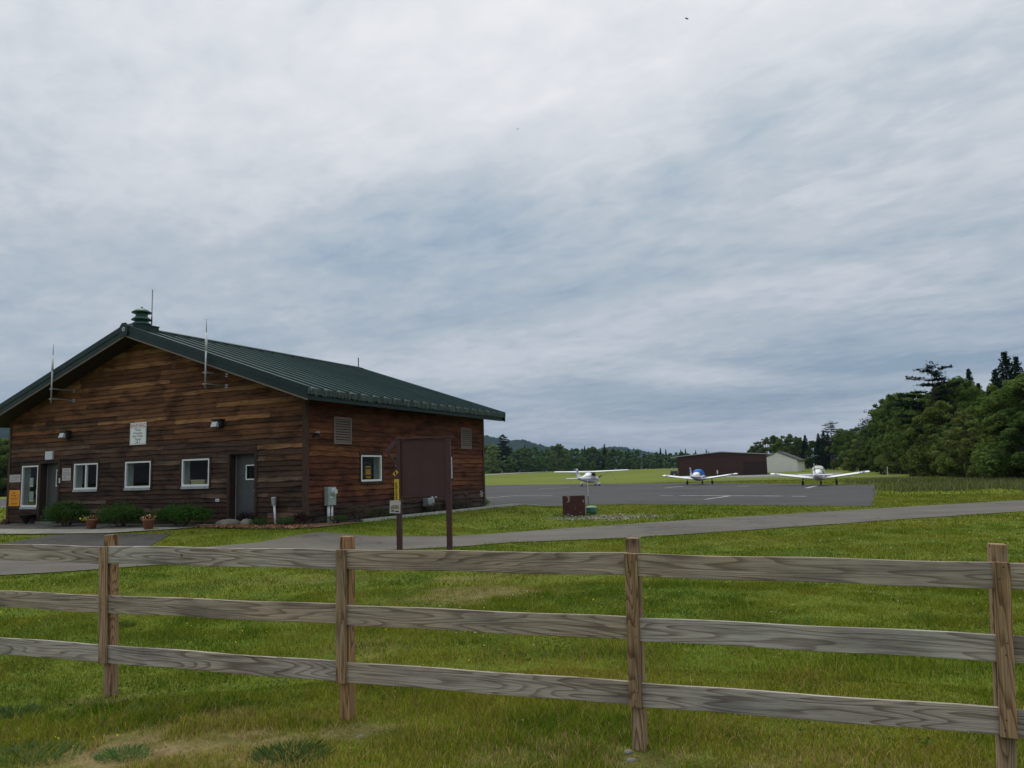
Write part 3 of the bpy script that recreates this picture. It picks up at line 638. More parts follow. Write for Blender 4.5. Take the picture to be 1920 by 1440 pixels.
rng = random.Random(4)
for xb, s in ((EX1, 1), (EX0, -1)):
    ev = MB(); z = roof_z(xb); ev.box(xb, xb+s*.025, Y0, Y1, z-.17, z-.012) if s > 0 else ev.box(xb-.025, xb, Y0, Y1, z-.17, z-.012)
    y = Y0+.06
    k = int((Y1-Y0)/.305)
    for i in range(0, k+1, 2):
        y = Y0+.06+i*(Y1-Y0-.12)/k; ev.box(min(xb, xb+s*.045), max(xb, xb+s*.045), y-.035, y+.035, z-.10, z+.05)
    y = Y0
    while y < Y1-.1:           # hanging needles and moss along the eave
        wd = rng.uniform(.02, .09); dp = rng.uniform(.0, .05); ev.box(min(xb+s*.02, xb+s*.034), max(xb+s*.02, xb+s*.034), y, y+wd, z-.17-dp, z-rng.uniform(.02, .1)); y += wd+rng.uniform(.0, .06)
    obj('eave_trim', ev, m_eave, roof)
fb = MB(); fb.box(EX1-.13, EX1-.03, Y0+.02, Y1-.25, roof_z(EX1)-.335, roof_z(EX1)-.10); obj('fascia', fb, m_rooftrim, roof); fb = MB(); fb.box(EX0+.03, EX0+.13, Y0+.02, Y1-.25, roof_z(EX0)-.335, roof_z(EX0)-.10); obj('fascia', fb, m_rooftrim, roof)
rc = MB(); zc = RZ
for s in (-1, 1):
    rc.add([(RX,Y0-.02,zc+.085),(RX+s*.26,Y0-.02,zc+.085-.26*SL),(RX+s*.26,Y1+.02,zc+.085-.26*SL),(RX,Y1+.02,zc+.085),(RX+s*.26,Y0-.02,zc-.02-.26*SL),(RX+s*.26,Y1+.02,zc-.02-.26*SL)], [(0,1,2,3),(1,4,5,2)])
rdg = obj('ridge_cap', rc, m_rooftrim, roof)
ep = MB(); pl = [(-.17,-.34),(.17,-.34),(.2,-.12),(.2,.0),(.1,.11),(-.1,.11),(-.2,.0),(-.2,-.12)]
ep.loft([[(RX+x, Y0-.075, zc+z) for x, z in pl], [(RX+x, Y0-.052, zc+z) for x, z in pl]]); obj('ridge_end_plate', ep, m_rooftrim, rdg)
em = MB(); hx = [(.085*math.cos(R(60*i+30)), .085*math.sin(R(60*i+30))) for i in range(6)]
em.loft([[(RX+x, Y0-.083, zc-.11+z) for x, z in hx], [(RX+x, Y0-.0755, zc-.11+z) for x, z in hx]]); eo = obj('emblem', em, m_metal, rdg)
e2 = MB(); e2.box(RX-.05, RX+.05, Y0-.0845, Y0-.0835, zc-.122, zc-.098); obj('emblem_bar', e2, m_rooftrim, eo)
# roof vent with three flared tiers
rv_y = -.12
bx = MB(); bx.box(RX-.30, RX+.30, -.54, .36, zc-.25, zc+.10); bx.box(RX-.32, RX+.32, -.56, .38, zc+.10, zc+.125)
vent = obj('roof_vent', bx, m_rooftrim, roof)
m_gv = M('green_vent_paint', (.016,.085,.058), (.011,.06,.043), 5, .45, spec=.45)
lt = MB(); lt.lathe([(.2,.125),(.2,.18),(.33,.15),(.335,.165),(.2,.27),(.2,.335),(.33,.315),(.335,.33),(.2,.44),(.2,.58),(.325,.57),(.33,.59),(.2,.68),(.03,.755),(.03,.79),(0,.80)], (RX, rv_y, zc), 24)
obj('vent_tiers', lt, m_gv, vent, True)
jb = MB(); jb.box(RX+.06, RX+.13, -.58, -.54, zc-.1, zc+.08); obj('junction_box', jb, m_metal, vent)

# ------------------------------------------------------------------ things on and around the building
def antenna(label, lx, z0, z1, wall=True):
    t = on_building('antenna', label, 'antenna', lx, 0, 0)
    p = MB(); p.tube([(0,-.87,z0),(0,-.87,z0+(z1-z0)*.55)], .028, 8); obj('mast', p, m_metal, t, True)
    c = MB(); c.tube([(0,-.87,z0+(z1-z0)*.55),(0,-.87,z0+(z1-z0)*.80)], .036, 8); obj('coil', c, m_pvc, t, True)
    wv = MB(); wv.tube([(0,-.87,z0+(z1-z0)*.80),(0,-.87,z1)], .013, 6); obj('whip', wv, m_metal, t, True)
    for zz_ in (z0+.14, z0+.50):
        b = MB(); b.tube([(-.1,-.87,zz_),(.04,-.87,zz_),(.04,-.03,zz_)], .022, 6); b.box(-.02, .10, -.05, -.028, zz_-.06, zz_+.06); obj('bracket', b, m_metal, t)
    return t
antenna('thin whip antenna mast bracketed to the front gable near the left eave', -10.88, 4.655, 6.78)
antenna('thin whip antenna mast bracketed to the front gable on the right, above the wall lamp', -3.29, 4.62, 6.84)
t = on_building('antenna', 'thin grey whip antenna standing on the ridge beside the tiered green vent', 'antenna', RX+.02, .28, 7.28)
p = MB(); p.tube([(0,0,0),(0,0,.28)], .022, 8); obj('mast', p, m_black, t); p = MB(); p.tube([(0,0,.28),(0,0,1.27)], .019, 6); p.ball((0,0,1.27), .02, 6, 4); obj('whip', p, m_metal, t)
t = on_building('antenna', 'short dark rod antenna on the far end of the green ridge', 'antenna', RX, 12.2, 7.1)
p = MB(); p.tube([(0,0,0),(0,0,.46)], .024, 6); obj('whip', p, m_black, t); p = MB(); p.ball((0,0,.47), .025, 6, 4); obj('tip', p, m_black, t)

def sign(name, label, cat, o, mat, d=.045):
    u0, u1, z0, z1 = o; t = on_building(name, label, cat, (u0+u1)/2, 0, (z0+z1)/2)
    w, h = (u1-u0)/2, (z1-z0)/2; m = MB(); m.box(-w, w, -d-.012, -d, -h, h); obj('plate', m, mat, t, bevel=.003); return t, w, h, -d-.012
def letters(t, txt, size, x, z, y, mat, sx=1.):
    m = text_mb(txt, size); m.v = [(x+a*sx, y-.003, z+b) for a, b, c in m.v]; return obj('lettering', m, mat, t)
def scribble(t, lines, y, mat, seed=1):        # rows of strokes for writing too small to read
    rg = random.Random(seed); m = MB()
    for x0, x1, z, h in lines:
        x = x0
        while x < x1:
            wl = rg.uniform(.35, .8)*h
            if rg.random() < .85: m.box(x, min(x1, x+wl*.6), y-.003, y-.001, z-h/2*rg.uniform(.55, 1), z+h/2*rg.uniform(.5, 1))
            x += wl
    return obj('lettering', m, mat, t)
t, w_, h_, y_ = sign('warning_sign', 'white WARNING sign high on the front wall about premises being video taped', 'sign', (-7.745,-6.94,3.035,3.80), m_signwhite)
letters(t, 'WARNING', .175, 0, .265, y_, m_inkred, .92)
for s, z in (('These', .12), ('Premises', .015), ('Are Video', -.09), ('Taped', -.195), ('24-7', -.30)): letters(t, s, .115, 0, z, y_, m_ink, 1.08)
b = MB(); b.box(-w_+.05, w_-.05, y_-.003, y_-.001, .178, .188)
for x0, x1, z0, z1 in ((-w_+.025, w_-.025, h_-.04, h_-.032), (-w_+.025, w_-.025, -h_+.032, -h_+.04), (-w_+.025, -w_+.032, -h_+.04, h_-.04), (w_-.032, w_-.025, -h_+.04, h_-.04)): b.box(x0, x1, y_-.003, y_-.001, z0, z1)
obj('border', b, m_inkgrey, t)
t, w_, h_, y_ = sign('orange_sign', 'orange notice sign on the front wall left of the tall window', 'sign', (-14.405,-13.74,.985,1.59), m_orange)
scribble(t, [(-.09,.09,.195,.06),(-.2,.2,.095,.065)], y_, m_inkbrown, 3)
letters(t, 'Inspections', .095, 0, -.015, y_, m_inkbrown, .98); letters(t, '&', .09, 0, -.115, y_, m_inkbrown); scribble(t, [(-.17,.17,-.21,.07)], y_, m_inkbrown, 5)
t, w_, h_, y_ = sign('paper_notice', 'faded pinkish paper notice above the orange sign', 'notice', (-14.42,-13.75,1.885,2.17), m_paper)
scribble(t, [(-.16,.25,.085,.02),(-.26,.26,.035,.022),(-.26,.22,-.02,.022),(-.25,.2,-.08,.02)], y_, m_inkgrey, 7)
t, w_, h_, y_ = sign('board_notice', 'small grey weathered board between the pinkish notice and the orange sign', 'notice', (-14.36,-13.80,1.68,1.86), m_log, .04)
t, w_, h_, y_ = sign('paper_notice', 'pale curled paper notice right of the left door', 'notice', (-11.31,-10.83,1.885,2.335), m_paper)
scribble(t, [(-.12,.12,.15,.05),(-.17,.17,.06,.05),(-.2,.2,-.02,.05),(-.11,.11,-.095,.05),(-.17,.17,-.155,.03)], y_, m_inkgrey, 9)
t, w_, h_, y_ = sign('bell_plate', 'narrow cream plate beside the left door frame', 'plate', (-11.47,-11.40,1.80,1.98), m_paper2, .056)
t = on_building('wall_box', 'square pale grey wall box above the left door', 'box', -12.07, 0, 2.83)
m = MB(); m.box(-.21, .21, -.10, -.02, -.155, .155); obj('housing', m, m_lens, t, bevel=.008); m = MB(); m.box(-.22, .22, -.09, -.02, -.19, -.157); obj('base', m, m_black, t)
def wall_lamp(label, lx, z):
    t = on_building('wall_lamp', label, 'lamp', lx, 0, z, 'twin wall lamps of the front wall')
    m = MB(); m.box(-.17, .17, -.17, -.03, -.10, .14); obj('housing', m, m_black, t, bevel=.02)
    m = MB(); m.loft([[(-.16,-.30,-.10),(.08,-.30,-.10),(.08,-.18,-.12),(-.16,-.18,-.12)], [(-.16,-.24,.06),(.08,-.24,.06),(.08,-.175,.06),(-.16,-.175,.06)]]); obj('lens', m, m_lens, t)
    m = MB(); m.box(-.19, .2, -.26, -.03, .10, .15); obj('hood', m, m_black, t)
wall_lamp('black wall floodlight left of the WARNING sign', -11.1, 3.55); wall_lamp('black wall floodlight right of the WARNING sign, above the right window', -3.5, 3.55)
t = on_building('outlet_box', 'tiny white outlet plate low on the wall between right window and right door', 'outlet', -3.56, 0, 1.10)
m = MB(); m.box(-.075, .075, -.06, -.03, -.045, .045); obj('plate', m, m_pvc, t, bevel=.005); m = MB(); m.box(-.04, .03, -.064, -.061, -.02, .015); obj('socket', m, m_inkgrey, t)
def side_item(name, label, cat, ly, z): return on_building(name, label, cat, 0, ly, z)
t = side_item('wall_camera', 'small dark security camera under the eave near the corner of the side wall', 'camera', .37, 3.02)
m = MB(); m.box(.03, .07, -.06, .06, -.06, .06); m.bar((.05,0,0), (.17,-.03,.03), .03, .03); obj('bracket', m, m_black, t); m = MB(); m.tube([(.12,-.02,.05),(.30,-.10,.01)], .045, 10); obj('camera_body', m, m_black, t, True); m = MB(); m.ball((.21,-.06,.09), (.09,.05,.02), 8, 5); obj('sun_shield', m, m_pvc, t)
t = side_item('electric_meter', 'grey electric meter box with two white conduits on the side wall', 'meter box', 1.02, 0)
m = MB(); m.box(.035, .20, -.19, .19, .86, 1.43); obj('meter_box', m, m_steel, t, bevel=.01); m = MB(); m.box(.201, .206, -.17, .17, .88, 1.22); obj('cover', m, m_steel, t)
m = MB(); m.tube([(.20,.04,1.29),(.24,.04,1.29)], .115, 18); m.tube([(.24,.04,1.29),(.31,.04,1.29)], [.09,.08], 18); obj('meter_dial', m, m_lens, t)
for y in (-.09, .07):
    m = MB(); m.tube([(.115,y,.86),(.115,y+.0,.32)], .045, 10); obj('conduit', m, m_pvc, t, True)
for y in (-.09, .07):
    m = MB(); m.tube([(.115,y,.52),(.115,y,.49)], .047, 10); obj('tape', m, m_planeblue, t)
m = MB(); m.box(.207, .209, -.13, .01, 1.09, 1.13); obj('tag', m, m_pvc, t)
t = on_building('vent_pipe', 'white standpipe with grey cap box before the front wall near the corner', 'pipe', -1.1, -.12, 0)
m = MB(); m.tube([(.05,0,.3),(.02,0,.66),(0,0,.9)], .035, 10); obj('pipe', m, m_pvc, t, True); m = MB(); m.tube([(0,0,.88),(0,0,.93)], .045, 10); obj('collar', m, m_pvc, t); m = MB(); m.lathe([(.0,.93),(.07,.93),(.088,1.15),(.08,1.175),(0,1.18)], (-.02,0,0), 12); obj('cap_box', m, m_metal, t)
t = on_building('gas_regulator', 'grey gas meter with curved white vent pipe low on the side wall', 'gas meter', .22, 6.75, .30)
m = MB(); m.box(-.10, .16, -.42, -.06, .26, .58); obj('meter_body', m, m_metal, t, bevel=.03); m = MB(); m.box(.161, .17, -.35, -.12, .32, .52); obj('cover', m, m_steel, t)
m = MB(); m.tube([(.05,0,0),(.05,0,.6)], .05, 10); m.tube([(.05,.12,0),(.05,.12,.55)], .025, 8); obj('riser', m, m_metal, t, True)
m = MB(); m.tube([(.05,0,.56)]+[(.05,.13-.13*math.cos(a), .6+.14*math.sin(a)) for a in np.linspace(0, math.pi, 9)]+[(.05,.26,.56)], .05, 10); obj('vent_elbow', m, m_pvc, t, True)
m = MB(); m.tube([(.0,-.2,.26),(.0,-.2,.12),(.0,0,.05)], .025, 8); m.ball((.0,-.25,.06), .07, 8, 6); obj('valve', m, m_black, t)
for i, (ly, h) in enumerate(((8.9,.55),(10.2,.62))):
    t = on_building('garden_ornament', ['dark thin garden stake with a rusty bird top by the side wall', 'thin garden stake with a pale pinwheel top near the far side corner'][i], 'garden stake', .5, ly, .29)
    m = MB(); m.tube([(0,0,0),(.02,.02,h)], .012, 6); obj('stake', m, m_black, t); m = MB()
    if i == 0: m.ball((.02,.02,h+.08), (.05,.1,.09), 8, 6); m.tube([(.02,.1,h+.12),(.02,.18,h+.2)], .03, 6)
    else:
        for k in range(6): m.add([(.02,.02,h),(.02+.01,.02+.16*math.cos(k*1.05),h+.16*math.sin(k*1.05)),(.03,.02+.12*math.cos(k*1.05+.5),h+.12*math.sin(k*1.05+.5))], [(0,1,2)])
    obj('top', m, m_rust if i == 0 else m_paper, t)
# things behind the glass
def at_window(name, label, cat, T, u, d, z):
    x, y, _ = T(u, d, z); return on_building(name, label, cat, x, y, z)
t = at_window('jump_starter', 'yellow and black power pack standing inside the side window', 'power pack', Ts, 3.33, -.2, 1.63)
m = MB(); m.box(-.08, .08, -.14, .14, .03, .46); obj('case', m, m_orange, t, bevel=.02); m = MB()
for s in (-.17, .17): m.bar((.0,s,.0), (.0,s,.56), .05, .06)
m.bar((0,-.17,.58), (0,.17,.58), .06, .06); m.box(-.1, .1, -.2, .2, 0, .03); m.bar((.085,-.16,.38), (.085,.16,.38), .012, .05); m.bar((.085,-.16,.14), (.085,.16,.14), .012, .05); obj('carry_frame', m, m_black, t)
t = at_window('cardboard_box', 'flat pale yellow box lying inside the right front window', 'box', Tf, -4.62, -.2, 1.63)
m = MB(); m.box(-.3, .3, -.1, .12, 0, .13); obj('box_base', m, M('pale_card', (.5,.46,.27), (.42,.39,.22), 4, .8), t); m = MB(); m.box(-.31, .31, -.11, .13, .1, .145); obj('box_lid', m, M('pale_card_lid', (.54,.5,.3), (.48,.44,.26), 4, .8), t)
for u, z, lb, w_, h_, mm, nl in ((-13.2,1.86,'upper white paper taped inside the tall window',.105,.17,m_paper2,5),(-13.17,1.33,'lower white paper taped inside the tall window',.115,.19,m_paper2,8),(-13.2,1.08,'olive yellow sheet low inside the tall window',.2,.17,M('olive_sheet', (.17,.16,.02), (.12,.12,.02), 5, .8),2)):
    t = at_window('window_paper', lb, 'paper', Tf, u, -.028 if mm is m_paper2 else -.06, z); m = MB(); m.box(-w_, w_, -.004, 0, -h_, h_); obj('sheet', m, mm, t)
    scribble(t, [(-w_*.7, w_*.7, h_*.75-i*h_*1.5/nl, h_*.1) for i in range(nl)], -.004, m_inkgrey, int(-u*10))
t = at_window('window_sticker', 'round blue and white sticker inside the tall window', 'sticker', Tf, -12.86, -.03, 1.5); m = MB(); m.tube([(0,0,0),(0,-.004,0)], .1, 20); obj('disc', m, m_planeblue, t); m = MB(); m.box(-.06, .06, -.006, -.0045, -.07, -.03); m.box(-.05, .05, -.006, -.0045, .03, .06); obj('lettering', m, m_pvc, t)

# ------------------------------------------------------------------ rail fence in the foreground
FP = np.array([.69, 4.8]); FT = np.array([.934, -.357]); FT /= np.linalg.norm(FT); FN = np.array([FT[1], -FT[0]])   # FN points to the camera side
fence = thing('rail_fence', 'weathered three rail wooden fence crossing the foreground', 'fence', (FP[0], FP[1], 0), math.atan2(FT[1], FT[0]))
# in fence space: x along the fence, -y towards the camera
rngf = random.Random(3)
POSTS = [(-6.45,1.26),(-4.258,1.258),(-2.045,1.249),(.005,1.245),(1.925,1.222),(3.85,1.22)]
for i, (s, h) in enumerate(POSTS):
    m = MB(); m.box(-.040, .040, -.039, .039, -h/2-.1, h/2); p = obj('post', m, m_post, fence, bevel=.005); p.location = (s-.004, .064, h/2)
    LEAN = [0, -.040, .002, .010, .048, 0][i]; p.rotation_euler = (rngf.uniform(-.008, .008), LEAN, 0)
    bw = .038; m = MB(); z0, z1 = .262, [1.165,1.168,1.163,1.158,1.135,1.13][i]; m.box(-bw, bw, -.012, .012, -(z1-z0)/2, (z1-z0)/2); b = obj('batten', m, m_post, fence, bevel=.003); b.location = (s-.004, -.014, (z0+z1)/2)
    b.rotation_euler = (0, LEAN, 0); b.location.x += LEAN*.09
RZT = [[(1.19,1.166),(1.172,1.160),(1.163,1.158),(1.155,1.131),(1.131,1.12)], [(.79,.782),(.784,.786),(.784,.779),(.778,.765),(.762,.75)], [(.404,.40),(.40,.398),(.40,.402),(.399,.40),(.396,.39)]]
for bay in range(5):
    a, b = POSTS[bay][0], POSTS[bay+1][0]
    for r in range(3):
        za, zb = RZT[r][bay]; L = math.hypot(b-a, zb-za)-.004; m = MB(); nseg = 14; rings = []
        ph = rngf.uniform(0, 6)
        for k in range(nseg+1):
            x = -L/2+L*k/nseg; dz = .003*math.sin(k*.8+ph); dy = .003*math.sin(k*.5+ph*2)
            rings.append([(x, -.011+dy, -.135+dz), (x, .011+dy, -.135+dz), (x, .011+dy, dz), (x, -.011+dy, dz)])
        m.loft(rings); o = obj('rail', m, m_rail, fence, bevel=.003)
        o.location = ((a+b)/2, .012+rngf.uniform(-.0015, .0015), (za+zb)/2); o.rotation_euler = (0, -math.atan2(zb-za, b-a), 0)
    nl = MB()
    for r in range(3):
        za, zb = RZT[r][bay]
    # nail heads on the battens
nl = MB()
for i, (s, h) in enumerate(POSTS):
    for z in (1.11, 1.05, .73, .67, .35, .30): q_ = s-.004+[0, -.040, .002, .010, .048, 0][i]*(z-.63)+rngf.uniform(-.018,.018); nl.tube([(q_, -.0275, z), (q_, -.0262, z)], .004, 6)
obj('nail_heads', nl, m_black, fence)

# ------------------------------------------------------------------ plants
def leaf_quads(P, Nrm, size, rng, col, flat=0., aspect=.55):
    """one diamond leaf per point, its normal scattered round Nrm"""
    n = len(P); N = Nrm+rng.normal(0, .55, (n, 3)); N[:, 2] += flat; N /= np.linalg.norm(N, axis=1, keepdims=True)+1e-9
    t = rng.normal(0, 1, (n, 3)); t -= N*(t*N).sum(1, keepdims=True); t /= np.linalg.norm(t, axis=1, keepdims=True)+1e-9; b = np.cross(N, t)
    s = (size*rng.uniform(.65, 1.35, n))[:, None]
    bend = N*s*.12
    V = np.stack([P-t*s*.5, P-b*s*.5*aspect+bend, P+t*s*.5, P+b*s*.5*aspect+bend], 1).reshape(-1, 3)
    F = np.arange(4*n).reshape(n, 4); C = np.repeat(col, 4, 0); return V, F, C
def blob_points(rng, blobs, n, shell=.55):
    w_ = np.array([b[3]**2 for b in blobs]); k = rng.choice(len(blobs), n, p=w_/w_.sum()); B = np.array(blobs)[k]
    d = rng.normal(0, 1, (n, 3)); d /= np.linalg.norm(d, axis=1, keepdims=True)
    r = shell+(1.08-shell)*rng.random(n)**.7
    d2 = d*np.array([1, 1, .8]); return B[:, :3]+d2*(B[:, 3]*r)[:, None], d, k
LEAFCACHE = {}
def bush_proto(kind, seed):
    rng = np.random.default_rng(seed); rg = random.Random(seed)
    P = dict(green=(34, 5600, .075, (.042,.095,.022), (.10,.175,.045)), spirea=(18, 3600, .05, (.075,.075,.04), (.13,.105,.075)), small=(12, 2200, .05, (.045,.085,.025), (.08,.11,.04)), dark=(12, 2400, .06, (.045,.022,.025), (.03,.03,.02)),
             tuft=(10, 1500, .07, (.05,.11,.03), (.09,.15,.045)), juniper=(16, 4200, .05, (.02,.055,.03), (.035,.08,.04)))[kind]
    nb, nl_, sz, ca, cb_ = P; blobs = []
    for i in range(nb):
        a = rg.uniform(0, 6.283); r = math.sqrt(rg.random())*.72; blobs.append((r*math.cos(a), r*math.sin(a), .30+(1-r*r)*rg.uniform(.1, .45), rg.uniform(.2, .34)))
    pts, d, k = blob_points(rng, blobs, nl_); pts[:, 2] = np.abs(pts[:, 2])
    spr = rng.random(len(pts)) < .06; pts[spr, 2] *= 1.25
    tone = rng.random(nb)[k][:, None]*.6+rng.random((len(pts), 1))*.4; col = np.array(ca)*(1-tone)+np.array(cb_)*tone
    V, F, C = leaf_quads(pts, d, sz*1., rng, col)
    return V, F, C, blobs
def shrub(kind, label, x, y, z, sx, sy, sz, rz=0, seed=1, name='shrub', group=None):
    key = (kind, seed)
    t = thing(name, label, 'plant' if name == 'plant' else 'shrub', (x, y, z), rz, group)
    V, F, C, bl = bush_proto(kind, seed); o = np_obj('foliage', V*np.array([sx, sy, sz]), F, m_leaf, C, t)
    st = MB(); rg = random.Random(seed)
    for b in bl[:9]: st.tube([(b[0]*.15*sx, b[1]*.15*sy, -.03), (b[0]*.6*sx, b[1]*.6*sy, b[2]*.6*sz), (b[0]*sx, b[1]*sy, b[2]*sz)], [.02, .013, .006], 5)
    obj('stems', st, m_bark, t); return t
def placed(kind, label, px, py, s, seed, **k):
    x, y, z = gt(px, py); return shrub(kind, label, x, y, z+.02, *s, rz=-YAW, seed=seed, **k)
g_ = 'shrubs along the front wall'
placed('green', 'broad green shrub before the left door', 122, 988, (1.22,.58,.90), 21, group=g_)
placed('green', 'dense green shrub between the two terracotta pots', 229, 989, (1.12,.56,.86), 22, group=g_)
placed('green', 'wide green shrub right of the right terracotta pot', 341, 989, (1.38,.56,.80), 23, group=g_)
placed('dark', 'dark purplish low shrub by the right door step', 470, 985, (.55,.4,.46), 24)
placed('tuft', 'ragged green clump left of the white standpipe', 488, 989, (.5,.3,.34), 25, name='plant')
placed('tuft', 'pale green clump below the white standpipe', 533, 989, (.38,.3,.34), 26, name='plant')
placed('dark', 'dark red leaved low shrub at the front corner board', 562, 987, (.62,.4,.42), 27)
placed('small', 'low green plant under the electric meter', 630, 983, (.5,.5,.36), 28, name='plant')
placed('spirea', 'round pinkish brown shrub near the meter on the side wall', 670, 978, (.46,.5,.62), 29)
placed('small', 'small green shrub beneath the side window', 708, 973, (.36,.42,.42), 30)
placed('small', 'low grey green shrub behind the board post', 729, 972, (.36,.42,.38), 31)
placed('spirea', 'brownish shrub right of the gas meter', 812, 963, (.35,.4,.45), 32)
placed('spirea', 'brownish shrub behind the right board post', 853, 958, (.45,.7,.58), 33)
placed('spirea', 'smaller brownish shrub further along the side wall', 874, 956, (.35,.5,.45), 34)
placed('green', 'bright green plant at the far side corner', 899, 952, (.6,.75,.60), 35, name='plant')
def pot(label, px, py, seed, yellow):
    x, y, z_ = gt(px, py); t = thing('flower_pot', label, 'flower pot', (x, y, z_+.04), 0, 'terracotta flower pots'); t.scale = (.82, .82, .82)
    m = MB(); m.lathe([(0,0),(.15,0),(.205,.29),(.225,.29),(.235,.36),(.20,.365),(.19,.32)], (0,0,0), 24); obj('pot', m, m_terracotta, t, True)
    m = MB(); m.lathe([(0,.325),(.195,.322)], (0,0,0), 20); obj('soil', m, m_soil, t)
    rng = np.random.default_rng(seed); nn = 420; p = rng.normal(0, 1, (nn, 3))*np.array([.11,.11,.05])+np.array([0,0,.40]); c = np.array([.05,.10,.03])*rng.uniform(.6, 1.4, (nn, 1)); V, F, C = leaf_quads(p, np.tile([0,0,1.], (nn, 1)), .06, rng, c); np_obj('foliage', V, F, m_leaf, C, t)
    nn = 70; p = rng.normal(0, 1, (nn, 3))*np.array([.11,.11,.03])+np.array([.02,-.02,.44]); pick = rng.random((nn, 1)); c = np.where(pick < .45, np.array([[.42,.04,.03]]), np.array([[.62,.45,.38]]))
    if yellow: q = rng.random(nn) < .45; p[q] += np.array([-.17,-.03,-.08]); c[q] = (.5,.42,.03)
    V, F, C = leaf_quads(p, np.tile([0,-.6,.6], (nn, 1)), .055, rng, c, aspect=.9); np_obj('blossoms', V, F, m_petal, C, t)
pot('terracotta pot with yellow and pink flowers between the left and middle shrubs', 171.5, 993, 41, True); pot('terracotta pot with red and white flowers between the middle and right shrubs', 278, 994, 42, False)
# stones, log, chips by the walls
def stone(label, x, y, z, r, seed, name='stone', mat=None):
    rg = random.Random(seed); m = MB(); m.ball((0,0,r[2]*.55), r, 10, 7); m.v = [(a*(1+.18*(fnoise(a*4+seed, b_*4+c_*3, 1.7, seed)-.5)*2), b_*(1+.18*(fnoise(b_*5, a*3+c_, 2.1, seed)-.5)*2), c_*(1+.1*rg.uniform(-1, 1))) for a, b_, c_ in m.v]
    t = tag(obj(name, m, mat or m_stone, None, True), label, 'stone'); t.location = (x, y, z); t.rotation_euler = (0, 0, rg.uniform(0, 3)); return t
x, y = to_world(-2.55, -.55); stone('flat grey stone lying at the right door step', x, y, float(terrain(x, y)), (.42,.30,.14), 51)
x, y = to_world(-2.0, -.35); stone('small rounded grey stone right of the flat door stone', x, y, float(terrain(x, y)), (.2,.2,.14), 52)
for px, py, r, lb, sd_ in ((1178,1412,(.032,.026,.02),'pale pebble at the foot of the middle fence post',53),(1184,1426,(.036,.028,.016),'flat pale pebble before the middle fence post',54),(676,1380,(.03,.022,.012),'small pale pebble near the second fence post',55)):
    x, y, z = gt(px, py); stone(lb, x, y, z-.01, r, sd_)
x, y = to_world(-15.15, -.35); t = thing('leaning_log', 'rotten brown log leaning against the left front corner', 'log', (x, y, float(terrain(x, y))), -YAW)
m = MB(); m.tube([(-.38,-.1,0),(-.2,-.05,.4),(.02,.1,.95),(.12,.18,1.2)], [.16,.13,.09,.05], 9); obj('trunk', m, m_log, t, True); m = MB(); m.tube([(-.35,-.1,.05),(-.6,-.25,0)], [.09,.05], 7); m.tube([(-.3,-.1,.1),(-.1,-.35,0)], [.08,.04], 7); obj('roots', m, m_log, t, True)
for i, (lx, lb) in enumerate(((-14.35,'brown broken stump beside the leaning log'),(-13.75,'small brown stump below the orange sign'))):
    x, y = to_world(lx, -.55); t = thing('tree_stump', lb, 'stump', (x, y, float(terrain(x, y))), i*1.3); m = MB(); m.tube([(0,0,0),(0.02,0,.18),(.05,.02,.3-.12*i)], [.16,.12,.07], 9); obj('stump', m, m_log, t, True)
    m = MB()
    for k in range(5): m.tube([(0,0,.08),(.24*math.cos(k*1.3),.24*math.sin(k*1.3),.01)], [.06,.02], 6)
    obj('roots', m, m_log, t)
x, y = to_world(-12.9, -.3); t = thing('boot_scraper', 'dark pointed iron planter between the stump and the left door', 'planter', (x, y, float(terrain(x, y))), -YAW); m = MB(); m.lathe([(.02,.0),(.10,.14),(.26,.34),(.28,.36),(.24,.36),(.0,.3)], (0,0,0), 10); obj('bowl', m, m_black, t)
x0, y0 = to_world(.95, 1.5); x1, y1 = to_world(.93, 12.9)
m = MB(); L = 26
for i in range(L):
    xa, ya = to_world(.95, 1.6+i*.56); xb, yb = to_world(.95, 1.6+(i+1)*.56-.01); m.bar((xa, ya, float(terrain(xa, ya))+.03), (xb, yb, float(terrain(xb, yb))+.03), .09, .12)
tag(obj('edging_board', m, m_edge), 'pale timber edging strip along the side wall bed', 'edging')
# bark chips on the mulch
rng = np.random.default_rng(61); nn = 2600; A = rng.uniform(-2.95, .9, nn); B = -rng.uniform(.55, 1.5, nn)+rng.uniform(0, .1, nn); wx, wy = to_world(A, B); P = np.stack([wx, wy, terrain(wx, wy)+.045+rng.random(nn)*.02], -1)
V, F, C = leaf_quads(P, np.tile([0,0,1.], (nn, 1)), .085, rng, np.array([.34,.19,.11])*rng.uniform(.35, 1.35, (nn, 1)), aspect=.4); tag(np_obj('bark_chips', V, F, m_petal, C), 'reddish bark chips on the corner bed', 'bark chips', kind='stuff')

